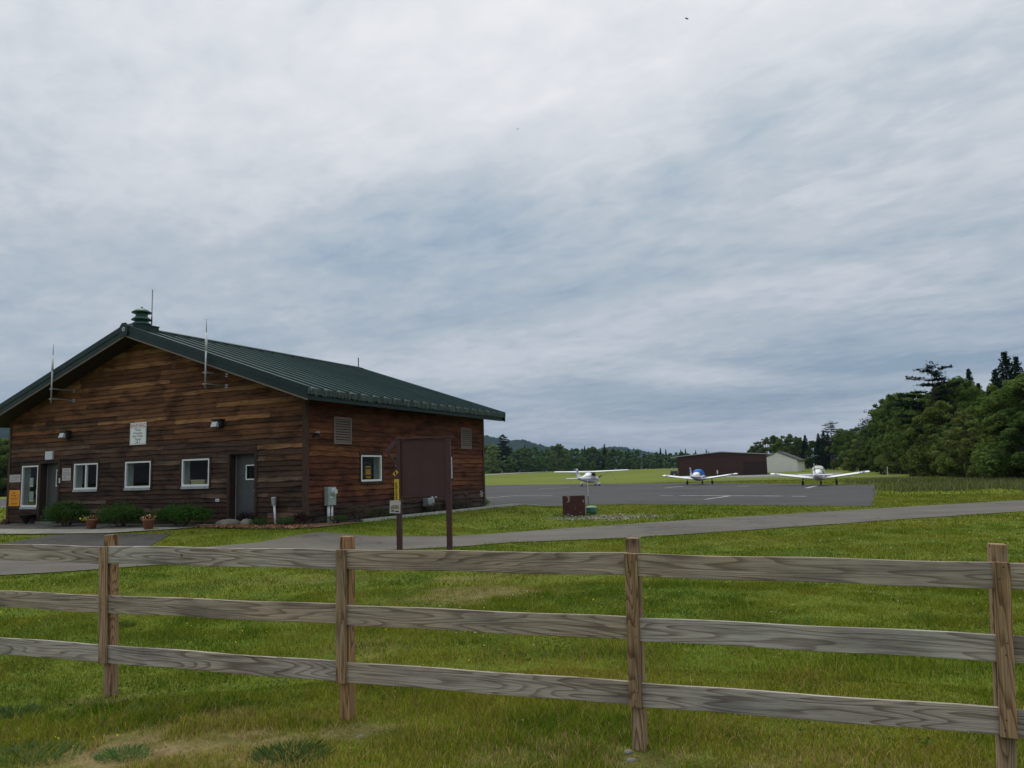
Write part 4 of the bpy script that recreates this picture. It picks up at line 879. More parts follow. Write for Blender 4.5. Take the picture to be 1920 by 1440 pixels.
# ------------------------------------------------------------------ information board and its signs
bx_, by_, bz_ = gt(749.5, 1036); x2, y2, _ = gt(843.5, 1035); ang = math.atan2(y2-by_, x2-bx_); SP = math.hypot(x2-bx_, y2-by_)
brd = thing('information_board', 'blank brown information board on two posts beside the path', 'board', (bx_, by_, bz_), ang)
for k, x in enumerate((0, SP)):
    m = MB(); m.box(-.055, .055, -.055, .055, -.1, 2.52); o = obj('post', m, m_brown, brd, bevel=.006); o.location = (x, 0, 0)
m = MB(); m.box(.056, SP-.056, -.012, .025, 1.22, 2.49); obj('panel', m, m_brown, brd)
m = MB(); m.box(-.09, SP+.11, -.07, .07, 2.523, 2.55); obj('cap_rail', m, m_brown, brd, bevel=.004)
m = MB(); m.box(.056, SP-.056, -.035, -.013, 1.22, 1.26); obj('ledge', m, m_brown, brd)
m = MB(); m.bar((-.045,-.02,2.50), (-.25,-.10,2.24), .09, .05, (0,1,0)); m.bar((-.25,-.10,2.27), (-.045,-.03,1.90), .05, .05, (0,1,0)); obj('side_bracket', m, m_brown, brd)
m = MB(); m.ball((-.055,-.05,1.93), .018, 8, 6); obj('bolt', m, m_metal, brd)
def board_sign(name, label, x, z, w_, h_, mat, rot=0, y=-.058):
    c, s = math.cos(ang), math.sin(ang); t = thing(name, label, 'sign', (bx_+x*c-y*s, by_+x*s+y*c, bz_+z), ang); m = MB(); m.box(-w_, w_, -.006, 0, -h_, h_); o = obj('plate', m, mat, t, bevel=.002); o.rotation_euler = (0, rot, 0); return t
t = board_sign('trail_marker', 'small yellow diamond marker on the left board post', -.06, 1.76, .062, .062, m_yellow, R(45)); o = t.children[0]; o.scale = (.62, 1, 1.0)
m = MB(); m.loft([[(.022*math.cos(a), -.0085, .045*math.sin(a)) for a in np.linspace(0, 6.283, 10)[:-1]], [(.022*math.cos(a), -.0062, .045*math.sin(a)) for a in np.linspace(0, 6.283, 10)[:-1]]]); obj('symbol', m, m_brown, t)
t = board_sign('yellow_sign', 'tall yellow strip sign with dark vertical writing on the left board post', -.035, 1.38, .055, .245, m_yellow)
m = MB(); rg = random.Random(8); z = .19
while z > -.21:
    hh = rg.uniform(.018, .036); m.box(-.033+rg.uniform(-.008,.006), .002+rg.uniform(-.006,.028), -.009, -.0065, z-hh, z-hh*.35); m.box(-.02, -.006, -.009, -.0065, z-hh*.9, z+.002); z -= hh+.012
obj('lettering', m, m_ink, t)
t = board_sign('notice', 'square grey notice with faded yellow middle on the left board post', -.075, 1.01, .125, .14, m_paper, .03, -.066)
m = MB(); m.box(-.085, .09, -.009, -.0065, -.045, .04); obj('picture', m, M('faded_picture', (.30,.2,.07), (.2,.19,.17), 30, .7), t); m = MB(); m.bar((-.1,-.008,-.05), (-.075,-.008,.02), .016, .003); m.box(-.09, -.02, -.009, -.0065, -.10, -.072); m.box(.0, .09, -.009, -.0065, -.115, -.085); obj('lettering', m, m_ink, t)

# ------------------------------------------------------------------ well head boxes on the lawn
x, y, z = gt(1077, 968); a = az(1077); t = thing('steel_enclosure', 'dark red steel enclosure with scraped paint standing on the lawn', 'enclosure', (x, y, z), R(-4))
m = MB(); W_ = .43; m.box(-W_, W_, -.012, .012, 0, .78); m.box(-W_, -W_+.02, .013, .6, 0, .78); m.box(W_-.02, W_, .013, .6, 0, .78); m.box(-W_, W_, .601, .62, 0, .76); obj('side_panels', m, m_rust, t)
m = MB(); m.box(-W_-.004, W_+.004, -.016, -.0125, .765, .785); m.box(W_-.012, W_+.006, -.018, -.0125, 0, .764); obj('edge_strip', m, m_bare, t)
m = MB()
def scrape(pts): m.loft([[(px_, -.0165, pz_) for px_, pz_ in pts], [(px_, -.0125, pz_) for px_, pz_ in pts]])
scrape([(-.27,.76),(-.16,.765),(-.155,.60),(-.19,.53),(-.235,.52),(-.27,.545),(-.225,.57),(-.215,.66)]); scrape([(.33,.64),(.40,.55),(.375,.51),(.34,.53)]); scrape([(-.28,.09),(-.20,.1),(-.17,.05),(-.22,.03),(-.27,.04)]); scrape([(.20,.14),(.27,.16),(.25,.12)]); scrape([(.03,.3),(.08,.31),(.06,.28)])
obj('scraped_patches', m, m_bare, t)
x, y, z = gt(1109, 964.5); t = thing('well_cap', 'green round well cap beside the dark red enclosure', 'well cap', (x, y, z))
m = MB(); m.lathe([(.0,0),(.20,0),(.215,.24),(.0,.24)], (0,0,0), 20); obj('barrel', m, m_greenbox, t, True); m = MB(); m.lathe([(.24,.235),(.245,.27),(.16,.33),(.0,.345)], (0,0,0), 20); obj('lid', m, M('pale_green_lid', (.16,.30,.22), (.13,.26,.19), 5, .5), t, True)
x, y, z = gt(1104, 962); t = thing('marker_stake', 'thin dark green stake with white tip beside the well cap', 'stake', (x, y, z)); m = MB(); m.tube([(0,0,0),(0,0,.68)], .016, 6); obj('stake', m, m_greenbox, t); m = MB(); m.tube([(0,0,.68),(0,0,1.35)], .009, 6); obj('whip', m, m_pvc, t)
rng = np.random.default_rng(66); nn = 900
g0 = np.array(gt(1150, 971)[:2]); q = rng.normal(0, 1, (nn, 2))*np.array([1.0,.75]); q[:150] = q[:150]*.4+np.array([-1.7,-.6]); P2 = g0+q; P = np.stack([P2[:,0], P2[:,1], terrain(P2[:,0], P2[:,1])+.02+rng.random(nn)*.03], -1)
V, F, C = leaf_quads(P, np.tile([0,0,1.], (nn, 1)), .07, rng, np.array([.42,.40,.36])*rng.uniform(.4, 1.3, (nn, 1)), aspect=.8); tag(np_obj('gravel', V, F, m_petal, C), 'pale loose gravel beside the well cap', 'gravel', kind='stuff')

# ------------------------------------------------------------------ aircraft
def sec(x, hw, zb, zt, e=2.6, n=16, yc=0):
    zc, hh = (zb+zt)/2, (zt-zb)/2; o = []
    for k in range(n):
        a = 2*math.pi*k/n; c, s = math.cos(a), math.sin(a); o.append((x, yc+hw*math.copysign(abs(c)**(2/e), c), zc+hh*math.copysign(abs(s)**(2/e), s)))
    return o
def foil(x_le, chord, y, z, th, n=7):
    up = [(0,0),(.05,.55),(.2,.95),(.4,1),(.65,.7),(.9,.25),(1,.04)]; lo = [(.9,-.08),(.6,-.3),(.3,-.42),(.08,-.35)]
    return [(x_le-chord*a, y, z+th*b) for a, b in up]+[(x_le-chord*a, y, z+th*b) for a, b in lo]
def wing(mb, rootx, rootc, tipx, tipc, y0, y1, z0, z1, th0, th1, side):
    st = [0,.33,.66,.97,1.]; rings = []
    for s in st:
        c = rootc+(tipc-rootc)*s; th = (th0+(th1-th0)*s)*(.45 if s == 1. else 1); rings.append(foil(rootx+(tipx-rootx)*s, c*(.9 if s == 1. else 1), side*(y0+(y1-y0)*s), z0+(z1-z0)*s, th))
    mb.loft(rings)
def wheel(parent, c, r, wd, fairing=None):
    m = MB(); pr = [(r*.55,-wd/2),(r*.92,-wd/2),(r,-wd*.3),(r,wd*.3),(r*.92,wd/2),(r*.55,wd/2)]; m.lathe(pr, (0,0,0), 18); m.v = [(c[0]+a, c[1]+cc, c[2]+b) for a, b, cc in m.v]; w_ = obj('wheel', m, m_tyre, parent, True)
    h = MB(); h.tube([(c[0],c[1]-wd*.45,c[2]),(c[0],c[1]+wd*.45,c[2])], r*.56, 14); obj('hub', h, m_planegrey, w_)
    if fairing:
        f = MB(); f.loft([sec(c[0]+r*k, wd*q, c[2]-r*.45*q2, c[2]+r*1.15*q2, 2.2, 12, c[1]) for k, q, q2 in ((1.55,.15,.2),(1.2,.75,.7),(.3,1.0,1),(-.6,.95,.95),(-1.6,.45,.5),(-2.2,.1,.12))]); obj('wheel_fairing', f, m_planewhite, w_, True)
def prop(parent, x, z, r, ang_):
    m = MB()
    for s in (0, math.pi):
        a = ang_+s; rings = []
        for q, wd in ((.06,.05),(.3,.085),(.65,.075),(.95,.055),(1,.02)):
            yc, zc = math.cos(a)*r*q, math.sin(a)*r*q; ty, tz = -math.sin(a)*wd, math.cos(a)*wd; rings.append([(x+.025, yc+ty, z+zc+tz), (x-.01, yc+ty*.2, z+zc+tz*.2), (x-.025, yc-ty, z+zc-tz), (x+.012, yc, z+zc)])
        m.loft(rings)
    obj('propeller', m, m_black, parent); s = MB(); s.loft([sec(x-.08, .15, z-.15, z+.15, 2), sec(x+.08, .11, z-.11, z+.11, 2), sec(x+.2, .02, z-.02, z+.02, 2)]); obj('spinner', s, m_planewhite, parent, True)
HEAD = R(26); RZP = math.pi/2-HEAD
def ropes(label, pts):
    for (p, q), lb in zip(pts, label):
        m = MB(); m.tube([p, tuple((a+b)/2-(0 if i < 2 else .05) for i, (a, b) in enumerate(zip(p, q))), q], .012, 5); tag(obj('tie_down_rope', m, m_inkgrey), lb, 'rope')
def pw(o, p):
    return tuple(Matrix.Translation(o.location) @ Matrix.Rotation(o.rotation_euler.z, 4, 'Z') @ (Vector(p)*.91-Vector((0, 0, .2 if p[2] > .1 else 0))))
def drop(t, dz, keep=('wheel', 'landing_gear_leg', 'nose_leg')):
    for c in t.children:
        if not c.name.startswith(keep): c.location.z -= dz
def high_wing(label, x, y, z):
    t = thing('light_aircraft', label, 'airplane', (x, y, z), RZP, 'light aircraft parked on the apron')
    f = MB(); f.loft([sec(*s) for s in ((2.32,.30,1.0,1.46,2.3),(2.15,.44,.86,1.56,2.6),(1.35,.52,.76,1.66,3),(.95,.54,.72,1.70,3.2),(.45,.55,.70,2.12,3.4),(-.2,.55,.70,2.20,3.6),(-.95,.54,.74,2.14,3.4),(-1.6,.44,.84,1.88,3),(-3.0,.27,1.02,1.66,2.6),(-4.6,.13,1.18,1.50,2.4),(-5.25,.05,1.28,1.42,2))]); body = obj('fuselage', f, m_planewhite, t, True)
    wn = MB()
    for s in (-1, 1):
        wn.add([(.95,s*.50,1.72),(.42,s*.562,2.04),(-.05,s*.566,2.06),(-.05,s*.566,1.66),(.85,s*.548,1.62)], [(0,1,2,3,4)]); wn.add([(-.12,s*.566,2.06),(-.9,s*.556,2.02),(-1.1,s*.53,1.72),(-.12,s*.566,1.66)], [(0,1,2,3)])
    wn.add([(1.02,-.42,1.735),(1.02,.42,1.735),(.5,.42,2.15),(.5,-.42,2.15)], [(0,1,2,3)]); obj('cabin_window', wn, m_tint, t)
    st = MB()
    for s in (-1, 1): st.add([(2.1,s*.452,1.18),(1.0,s*.545,1.24),(-1.0,s*.548,1.30),(-3.4,s*.228,1.34),(-3.4,s*.232,1.28),(-1.0,s*.551,1.18),(1.0,s*.549,1.10),(2.1,s*.455,1.08)], [(0,1,6,7),(1,2,5,6),(2,3,4,5)])
    obj('stripe', st, m_planegrey, t)
    for s in (-1, 1):
        w_ = MB(); wing(w_, .75, 1.62, .55, 1.12, .0, 5.5, 2.17, 2.33, .17, .11, s); obj('wing', w_, m_planewhite, t, True)
        k = MB(); k.bar((.15,s*.54,.84), (.1,s*2.65,2.20), .05, .11, (1,0,0)); obj('wing_strut', k, m_planewhite, t)
        h = MB(); wing(h, -4.25, .95, -4.45, .62, .05, 1.72, 1.40, 1.40, .07, .05, s); obj('tailplane', h, m_planewhite, t, True)
        g = MB(); g.bar((-.15,s*.42,.82), (-.15,s*1.22,.26), .11, .04, (1,0,0)); obj('landing_gear_leg', g, m_planewhite, t)
        wheel(t, (-.15, s*1.3, .21), .21, .17, True)
    g = MB(); g.tube([(1.75,0,.9),(1.82,0,.25)], .04, 8); obj('nose_leg', g, m_planegrey, t); wheel(t, (1.82,0,.19), .19, .14, True)
    fn = MB(); fn.loft([[(x_, yy, z_) for x_, yy, z_ in r_] for r_ in ([(-3.3,0,1.62),(-4.2,.05,1.55),(-5.1,.0,1.42),(-4.2,-.05,1.55)], [(-4.1,0,1.88),(-4.6,.05,1.88),(-5.3,0,1.88),(-4.6,-.05,1.88)], [(-4.85,0,2.72),(-5.1,.03,2.72),(-5.55,0,2.72),(-5.1,-.03,2.72)])]); obj('tail_fin', fn, m_planewhite, t)
    fs = MB()
    for s in (-1, 1): fs.add([(-4.45,s*.052,1.95),(-5.1,s*.03,1.95),(-5.3,s*.026,2.5),(-4.95,s*.035,2.5)], [(0,1,2,3)])
    obj('fin_marking', fs, m_planegrey, t)
    an = MB()
    for ax in (.2, -.4, -.9): an.tube([(ax,.15,2.25),(ax-.12,.15,2.62)], .012, 5)
    obj('antenna', an, m_planegrey, t); prop(t, 2.34, 1.22, .95, R(-32)); drop(t, .30); t.scale = (.91, .91, .91); return t
def low_wing(label, x, y, z, cover, span, stripe):
    t = thing('light_aircraft', label, 'airplane', (x, y, z), RZP, 'light aircraft parked on the apron')
    f = MB(); f.loft([sec(*s) for s in ((1.95,.26,.98,1.38,2.3),(1.8,.40,.84,1.46,2.6),(1.0,.50,.70,1.56,3),(.65,.54,.66,1.60,3.2),(.1,.56,.64,1.98,3.2),(-.4,.56,.64,2.05,3.2),(-1.0,.54,.68,1.96,3),(-1.7,.42,.78,1.66,2.8),(-3.0,.24,.96,1.46,2.5),(-4.4,.09,1.10,1.34,2.2),(-4.75,.04,1.16,1.28,2))]); obj('fuselage', f, m_planewhite, t, True)
    if cover:
        c = MB(); rr_ = []
        for (x_, hw, zb, zt, e) in ((.85,.545,1.15,1.60,3),(.45,.565,1.12,1.84,3),(.1,.575,1.10,2.01,3.1),(-.4,.578,1.08,2.085,3.1),(-1.0,.56,1.12,1.99,3),(-1.45,.49,1.22,1.80,3)):
            full = sec(x_, hw, .64, zt, e, 24); rr_.append([p for p in full if p[2] >= zb-.12][:13])
        k = min(len(q) for q in rr_); rr_ = [q[:k] for q in rr_]
        for q0, q1 in zip(rr_[:-1], rr_[1:]): c.add(q0+q1, [(i, i+1, k+i+1, k+i) for i in range(k-1)])
        o = obj('canopy_cover', c, cover, t, True); sm = o.modifiers.new('thickness', 'SOLIDIFY'); sm.thickness = .02; sm.offset = 1
    wn = MB()
    for s in (-1, 1): wn.add([(.62,s*.553,1.62),(.12,s*.572,1.88),(-.95,s*.556,1.86),(-1.35,s*.50,1.62)], [(0,1,2,3)])
    obj('cabin_window', wn, m_tint, t)
    st = MB()
    for s in (-1, 1): st.add([(1.7,s*.425,1.12),(0,s*.572,1.16),(-1.7,s*.428,1.22),(-4.3,s*.105,1.26),(-4.3,s*.108,1.19),(-1.7,s*.432,1.08),(0,s*.575,1.0),(1.7,s*.43,.98)], [(0,1,6,7),(1,2,5,6),(2,3,4,5)])
    obj('stripe', st, stripe, t); hs = span/2
    for s in (-1, 1):
        w_ = MB(); wing(w_, .80, 1.6, .72, 1.28, .30, hs, .80, .80+hs*math.tan(R(7.2)), .2, .14, s); ww = obj('wing', w_, m_planewhite, t, True)
        b = MB(); ya, yb = hs*.80, hs*.90
        for (y_, dy) in ((ya, .12), (ya+.2, .3)):
            b.add([(.80,s*y_,.80+y_*math.tan(R(7.2))+.15),(.80,s*(y_+dy),.80+(y_+dy)*math.tan(R(7.2))+.15),(-.5,s*(y_+dy),.80+(y_+dy)*math.tan(R(7.2))+.105),(-.5,s*y_,.80+y_*math.tan(R(7.2))+.105)], [(0,1,2,3)])
        obj('wing_marking', b, m_planegrey, ww)
        h = MB(); wing(h, -3.95, .82, -4.0, .66, .04, 1.55, 1.22, 1.24, .07, .05, s); obj('tailplane', h, m_planewhite, t, True)
        g = MB(); g.tube([(.05,s*1.52,.75),(.05,s*1.52,.25)], .045, 8); g.bar((-.1,s*1.5,.6), (.05,s*1.5,.3), .03, .03); obj('landing_gear_leg', g, m_black, t); wheel(t, (.05, s*1.55, .22), .22, .17)
    g = MB(); g.tube([(1.5,0,.9),(1.56,0,.22)], .04, 8); obj('nose_leg', g, m_black, t); wheel(t, (1.56,0,.19), .19, .14)
    fn = MB(); fn.loft([[(-2.9,0,1.40),(-3.8,.05,1.36),(-4.75,0,1.24),(-3.8,-.05,1.36)], [(-3.75,0,1.62),(-4.2,.05,1.6),(-4.85,0,1.6),(-4.2,-.05,1.6)], [(-4.3,0,2.30),(-4.6,.03,2.30),(-4.95,0,2.30),(-4.6,-.03,2.30)]]); tf = obj('tail_fin', fn, m_planewhite, t)
    fs = MB()
    for s in (-1, 1): fs.add([(-3.95,s*.055,1.64),(-4.8,s*.012,1.64),(-4.86,s*.012,1.86),(-4.12,s*.048,1.86)], [(0,1,2,3)]); fs.add([(-4.3,s*.043,2.0),(-4.88,s*.012,1.95),(-4.9,s*.012,2.1),(-4.4,s*.038,2.14)], [(0,1,2,3)])
    obj('fin_marking', fs, stripe, t); prop(t, 1.98, 1.18, .9, R(20)); drop(t, .2); t.scale = (.91, .91, .91); return t
x, y, z = gt(1108, 911); p1 = high_wing('white high wing airplane with propeller to the right, leftmost on the apron', x, y, z+.012)
x, y, z = gt(1312, 908.6); p2 = low_wing('white low wing airplane under a bright blue canopy cover', x, y, z+.012, m_cover, 9.2, m_planeblue)
x, y, z = gt(1537, 909.8); p3 = low_wing('white low wing airplane with a beige canopy cover, rightmost on the apron', x, y, z+.012, m_coverbeige, 9.15, m_planegrey)
def gnd(p): return (p[0], p[1], float(terrain(p[0], p[1]))+.02)
ropes(['rope from the right wing of the high wing airplane to the apron', 'rope from the left wing of the high wing airplane to the apron'], [(pw(p1, (.1,-2.7,2.2)), gnd(pw(p1, (-.2,-4.4,0)))), (pw(p1, (.1,2.7,2.2)), gnd(pw(p1, (-.2,3.2,0))))])
ropes(['white rope under the left wing of the blue covered airplane', 'rope under the right wing of the blue covered airplane'], [(pw(p2, (.1,1.35,.9)), gnd(pw(p2, (-1.0,1.0,0)))), (pw(p2, (.1,-3.0,1.15)), gnd(pw(p2, (-.8,-4.0,0))))])
ropes(['rope under the right wing of the beige covered airplane'], [(pw(p3, (.1,-2.6,1.1)), gnd(pw(p3, (-1,-3.2,0))))])

# ------------------------------------------------------------------ far buildings, vehicle, posts
def gabled(name, label, px, d, rz, W_, D_, H_, rise, mwall, mroof, over, oface=.0):
    x, y, z = at_depth(px, d); t = thing(name, label, 'building', (x, y, z), rz); hw = W_/2
    m = MB(); pts = [(-hw,0),(hw,0),(hw,H_),(0,H_+rise),(-hw,H_)]; m.loft([[(a, 0, b) for a, b in pts], [(a, D_, b) for a, b in pts]]); obj('wall', m, mwall, t)
    r = MB(); sl = rise/hw
    for s in (-1, 1):
        xe = s*(hw+over); ze = H_-over*sl; r.add([(0,-oface,H_+rise+.03),(xe,-oface,ze+.03),(xe,D_+oface,ze+.03),(0,D_+oface,H_+rise+.03),(0,-oface,H_+rise+.22),(xe,-oface,ze+.18),(xe,D_+oface,ze+.18),(0,D_+oface,H_+rise+.22)], [(0,1,2,3),(4,5,6,7),(0,1,5,4),(1,2,6,5),(2,3,7,6)])
    obj('roof', r, mroof, t); return t
aH = az(1352); rzH = -math.atan2(aH[0], aH[1])
hg = gabled('hangar', 'wide dark brown metal hangar with low pitched roof', 1353.5, 192, rzH-.03, 20.5, 22, 4.75, .80, m_hangar, m_rooflight, 1.7, .35)
m = MB(); m.box(5.0, 10.2, -.06, -.01, .05, 3.2); obj('door', m, m_hangardark, hg); m = MB(); m.box(4.85, 5.0, -.12, -.01, 0, 3.6); obj('door_post', m, m_trim, hg); m = MB(); m.box(6.4, 6.5, -.1, -.061, 0, 2.2); obj('door_post', m, m_trim, hg); m = MB(); m.box(8.2, 8.28, -.1, -.061, 0, 2.0); obj('door_post', m, m_trim, hg)
m = MB(); m.box(-10.25, 10.25, -.03, -.005, 4.6, 4.7); obj('eave_band', m, m_hangardark, hg)
aS = az(1466); rzS = -math.atan2(aS[0], aS[1])
sh = gabled('shed', 'pale cream gabled metal building right of the brown hangar', 1458.5, 232, rzS-.16, 10.6, 14, 3.3, 2.35, m_cream, m_roofdark, .55, .25)
m = MB(); m.box(3.95, 4.75, -.06, -.005, 0, 1.7); obj('door', m, m_white, sh)
x, y, z = at_depth(1263.5, 181); t = thing('parked_suv', 'black boxy vehicle parked at the left end of the brown hangar', 'car', (x, y, z), -math.atan2(*az(1264)))
m = MB(); m.box(-.88, .88, 0, 4.3, .35, 1.05); m.loft([[(-.86,.25,1.05),(.86,.25,1.05),(.86,3.2,1.05),(-.86,3.2,1.05)], [(-.72,.5,1.75),(.72,.5,1.75),(.72,2.5,1.75),(-.72,2.5,1.75)]]); obj('body', m, m_suv, t, bevel=.06)
m = MB(); m.add([(-.74,.33,1.15),(.74,.33,1.15),(.66,.45,1.64),(-.66,.45,1.64)], [(0,1,2,3)]); obj('rear_window', m, m_lens, t)
for s in (-1, 1):
    for yy in (.8, 3.4): m = MB(); m.tube([(s*.9,yy,.34),(s*.66,yy,.34)], .34, 14); obj('wheel', m, m_tyre, t)
    m = MB(); m.box(s*.8-.07, s*.8+.07, -.02, .0, .8, 1.0); obj('tail_light', m, m_inkred, t)
m = MB(); m.box(-.25, .25, -.02, -.001, .62, .75); obj('number_plate', m, m_pvc, t)
def pole(name, label, px, d, h, r, mat, cat='post', top=None):
    x, y, z = at_depth(px, d); t = thing(name, label, cat, (x, y, z)); m = MB(); m.tube([(0,0,0),(0,0,h)], r, 8); obj('post', m, mat, t)
    if top: m = MB(); m.box(-top[0], top[0], -r-.03, -r, h-top[1], h); obj('plate', m, m_pvc, t)
pole('sign_post', 'thin post with a narrow white plate before the brown hangar', 1344.5, 150, 1.5, .045, m_metal, 'sign', (.12,.62))
pole('marker_post', 'thin brown post just left of the white plated post', 1341, 156, 1.15, .04, m_log)
pole('marker_post', 'white marker post at the edge of the wood', 1663, 140, 1.35, .07, m_pvc)
x, y, z = at_depth(1655, 141); shrub('juniper', 'low dark bush beside the white marker post', x, y, z, .9, .6, .55, 0, 71)

# ------------------------------------------------------------------ birds
def bird(label, px, py, d, s, rz, bank):
    v = ray(px, py); v = v/np.linalg.norm(v)*d+EY; m = MB()
    m.loft([sec(a, hw*s, -hh*s, hh*s, 2, 8) for a, hw, hh in ((.10*s,.006,.006),(.075*s,.022,.022),(.02*s,.034,.03),(-.06*s,.024,.02),(-.10*s,.02,.006),(-.16*s,.035,.003))])
    for q in (-1, 1): m.loft([[(.045*s,q*.02*s,.01*s),(-.03*s,q*.02*s,.008*s),(-.03*s,q*.02*s,.0),(.045*s,q*.02*s,0)], [(.055*s,q*.13*s,.05*s),(-.015*s,q*.13*s,.045*s),(-.015*s,q*.13*s,.04*s),(.055*s,q*.13*s,.043*s)], [(-.03*s,q*.27*s,.03*s),(-.06*s,q*.27*s,.028*s),(-.06*s,q*.27*s,.026*s),(-.03*s,q*.27*s,.027*s)]])
    o = tag(obj('bird', m, m_black), label, 'bird', 'birds in the sky'); o.location = v; o.rotation_euler = (bank, .15, rz)
bird('larger dark bird flying high near the top of the sky', 1287.5, 35, 34, .72, R(20), .7); bird('tiny dark bird flying lower, left of the larger bird', 971, 242, 62, .7, R(150), -.5)

# ------------------------------------------------------------------ trees
def broadleaf(seed, H, Rr, nl_, leaf, ca, cb_, base=.10, sparse=False):
    rng = np.random.default_rng(seed); rg = random.Random(seed); blobs = []; nb = 46 if not sparse else 30
    for i in range(nb):
        q = rg.random()**.85; z = H*(base+(.93-base)*q); prof = math.sin(math.pi*min(1, (.16+.80*q)))**.75*(1.05-.28*q)
        a = rg.uniform(0, 6.283); r = Rr*prof*math.sqrt(rg.uniform(.12, 1))*.86
        blobs.append((r*math.cos(a), r*math.sin(a), z, Rr*rg.uniform(.17, .34)*(1-.35*q)))
    blobs.append((rg.uniform(-.2,.2), rg.uniform(-.2,.2), H*.95, Rr*.16))
    for i in range(14):                                # twigs that break the outline
        a = rg.uniform(0, 6.283); q = rg.uniform(.35, 1); z = H*(base+(.95-base)*q); prof = math.sin(math.pi*min(1, (.16+.80*q)))**.75
        blobs.append((Rr*prof*math.cos(a)*.98, Rr*prof*math.sin(a)*.98, z+H*.02, Rr*.11))
    P, d, k = blob_points(rng, blobs, nl_, .3 if sparse else .45)
    t = rng.random(len(blobs))[k][:, None]*.65+rng.random((len(P), 1))*.35; col = np.array(ca)*(1-t)+np.array(cb_)*t
    V, F, C = leaf_quads(P, d, leaf, rng, col, .35, .7)
    tr = MB(); lean = rg.uniform(-.04, .04)*H
    tr.tube([(0,0,-.3),(lean*.3,0,H*.25),(lean*.7,0,H*.5),(lean,0,H*.85)], [H*.020,H*.016,H*.011,H*.003], 7)
    for b in blobs[:16]: tr.tube([(lean*.4,0,max(H*.08, b[2]*.45)),(b[0]*.5+lean*.3,b[1]*.5,b[2]*.75),(b[0],b[1],b[2])], [H*.008,H*.005,H*.002], 5)
    return V, F, C, tr
def conifer(seed, H, Rr, kind, ca, cb_, leaf=.30):
    rng = np.random.default_rng(seed); rg = random.Random(seed); Ps, Ns, Ts = [], [], []; tr = MB()
    tr.tube([(0,0,-.3),(0,0,H*.5),(0,0,H*.99)], [H*.017,H*.011,.02], 7)
    if kind == 'spruce':
        z = H*.06; 
        while z < H*.985:
            q = z/H; L = Rr*(1-q)**.82*1.06+.12; nb = 7 if q < .8 else 5; a0 = rg.uniform(0, 6.283)
            for i in range(nb):
                a = a0+i*6.283/nb+rg.uniform(-.3, .3); l_ = L*rg.uniform(.62, 1.12); ca_, sa_ = math.cos(a), math.sin(a); npt = int(10+l_*16)
                s = rng.random(npt)**.7; w_ = (rng.random(npt)-.5)*(.22+.5*(1-s))*min(1, l_)*.9
                zc = z+l_*(.12*s-.42*s**1.6)-rng.random(npt)*.22*(1-.4*s)+.12*(s > .85)
                Ps.append(np.stack([ca_*s*l_-sa_*w_, sa_*s*l_+ca_*w_, zc], -1)); Ns.append(np.tile([ca_*.35, sa_*.35, .8], (npt, 1))); Ts.append(np.full(npt, rg.random()))
            z += H*.021*(1.25-.5*q)
    else:
        z = H*(.25 if kind == 'pine' else .34)
        while z < H*.97:
            q = (z/H-.25)/.75; L = Rr*(math.sin(math.pi*min(1, .30+.62*max(q, 0)))**.8); nb = rg.choice((3, 4, 5)); a0 = rg.uniform(0, 6.283)
            for i in range(nb):
                a = a0+i*6.283/nb+rg.uniform(-.5, .5); l_ = L*rg.uniform(.35, 1.2); ca_, sa_ = math.cos(a), math.sin(a); rise = rg.uniform(-.02, .25)
                tr.tube([(0,0,z),(ca_*l_*.5,sa_*l_*.5,z+l_*rise*.4),(ca_*l_,sa_*l_,z+l_*rise)], [.07,.045,.02], 5)
                npad = max(2, int(l_*1.7))
                for j in range(npad):
                    s = .38+.66*(j+rg.random())/npad; pr = rg.uniform(.35, .75)*(1.0 if kind == 'pine' else .9); off = rg.uniform(-.45, .45)*l_*.4
                    c = np.array([ca_*l_*s-sa_*off, sa_*l_*s+ca_*off, z+l_*rise*s+.08]); npt = 34 if kind == 'pine' else 30
                    pp = rng.normal(0, 1, (npt, 3))*np.array([pr*.62, pr*.62, pr*.20])+c; Ps.append(pp); Ns.append(np.tile([0, 0, 1.], (npt, 1))); Ts.append(np.full(npt, rg.random()))
            z += H*(.036 if kind == 'pine' else .058)*rg.uniform(.75, 1.25)
        npt = 120; Ps.append(rng.normal(0, 1, (npt, 3))*np.array([.5,.5,.35])+np.array([0,0,H*.97])); Ns.append(np.tile([0,0,1.], (npt, 1))); Ts.append(np.full(npt, .5))
    P = np.concatenate(Ps); N = np.concatenate(Ns); T_ = np.concatenate(Ts)[:, None]*.6+rng.random((len(P), 1))*.4
    col = np.array(ca)*(1-T_)+np.array(cb_)*T_; V, F, C = leaf_quads(P, N, leaf, rng, col, .2, .42)
    return V, F, C, tr
PROTO = {}
def proto(key, gen, mat, H):
    V, F, C, tr = gen; o = np_obj('crown', V, F, mat, C); k = obj('trunk', tr, m_bark, None); PROTO[key] = (o, k, H, [False])
D1, D2 = (.048,.092,.021), (.150,.212,.048)
proto('b0', broadleaf(101, 12, 4.6, 13000, .34, D1, D2), m_leaf, 12); proto('b1', broadleaf(102, 12, 4.0, 12000, .32, (.042,.086,.023), (.126,.192,.049)), m_leaf, 12)
proto('b2', broadleaf(103, 12, 5.0, 13000, .36, (.058,.098,.023), (.170,.220,.054), .04), m_leaf, 12); proto('b3', broadleaf(104, 12, 3.6, 10000, .30, (.054,.09,.028), (.14,.182,.06), .12), m_leaf, 12)
proto('light', broadleaf(105, 9, 4.2, 10000, .32, (.06,.095,.024), (.15,.175,.055), .02), m_leaf, 9); proto('sparse', broadleaf(106, 13, 4.2, 1900, .26, (.045,.06,.025), (.08,.095,.04), .3, True), m_leaf, 13)
C1, C2 = (.010,.024,.015), (.022,.042,.026)
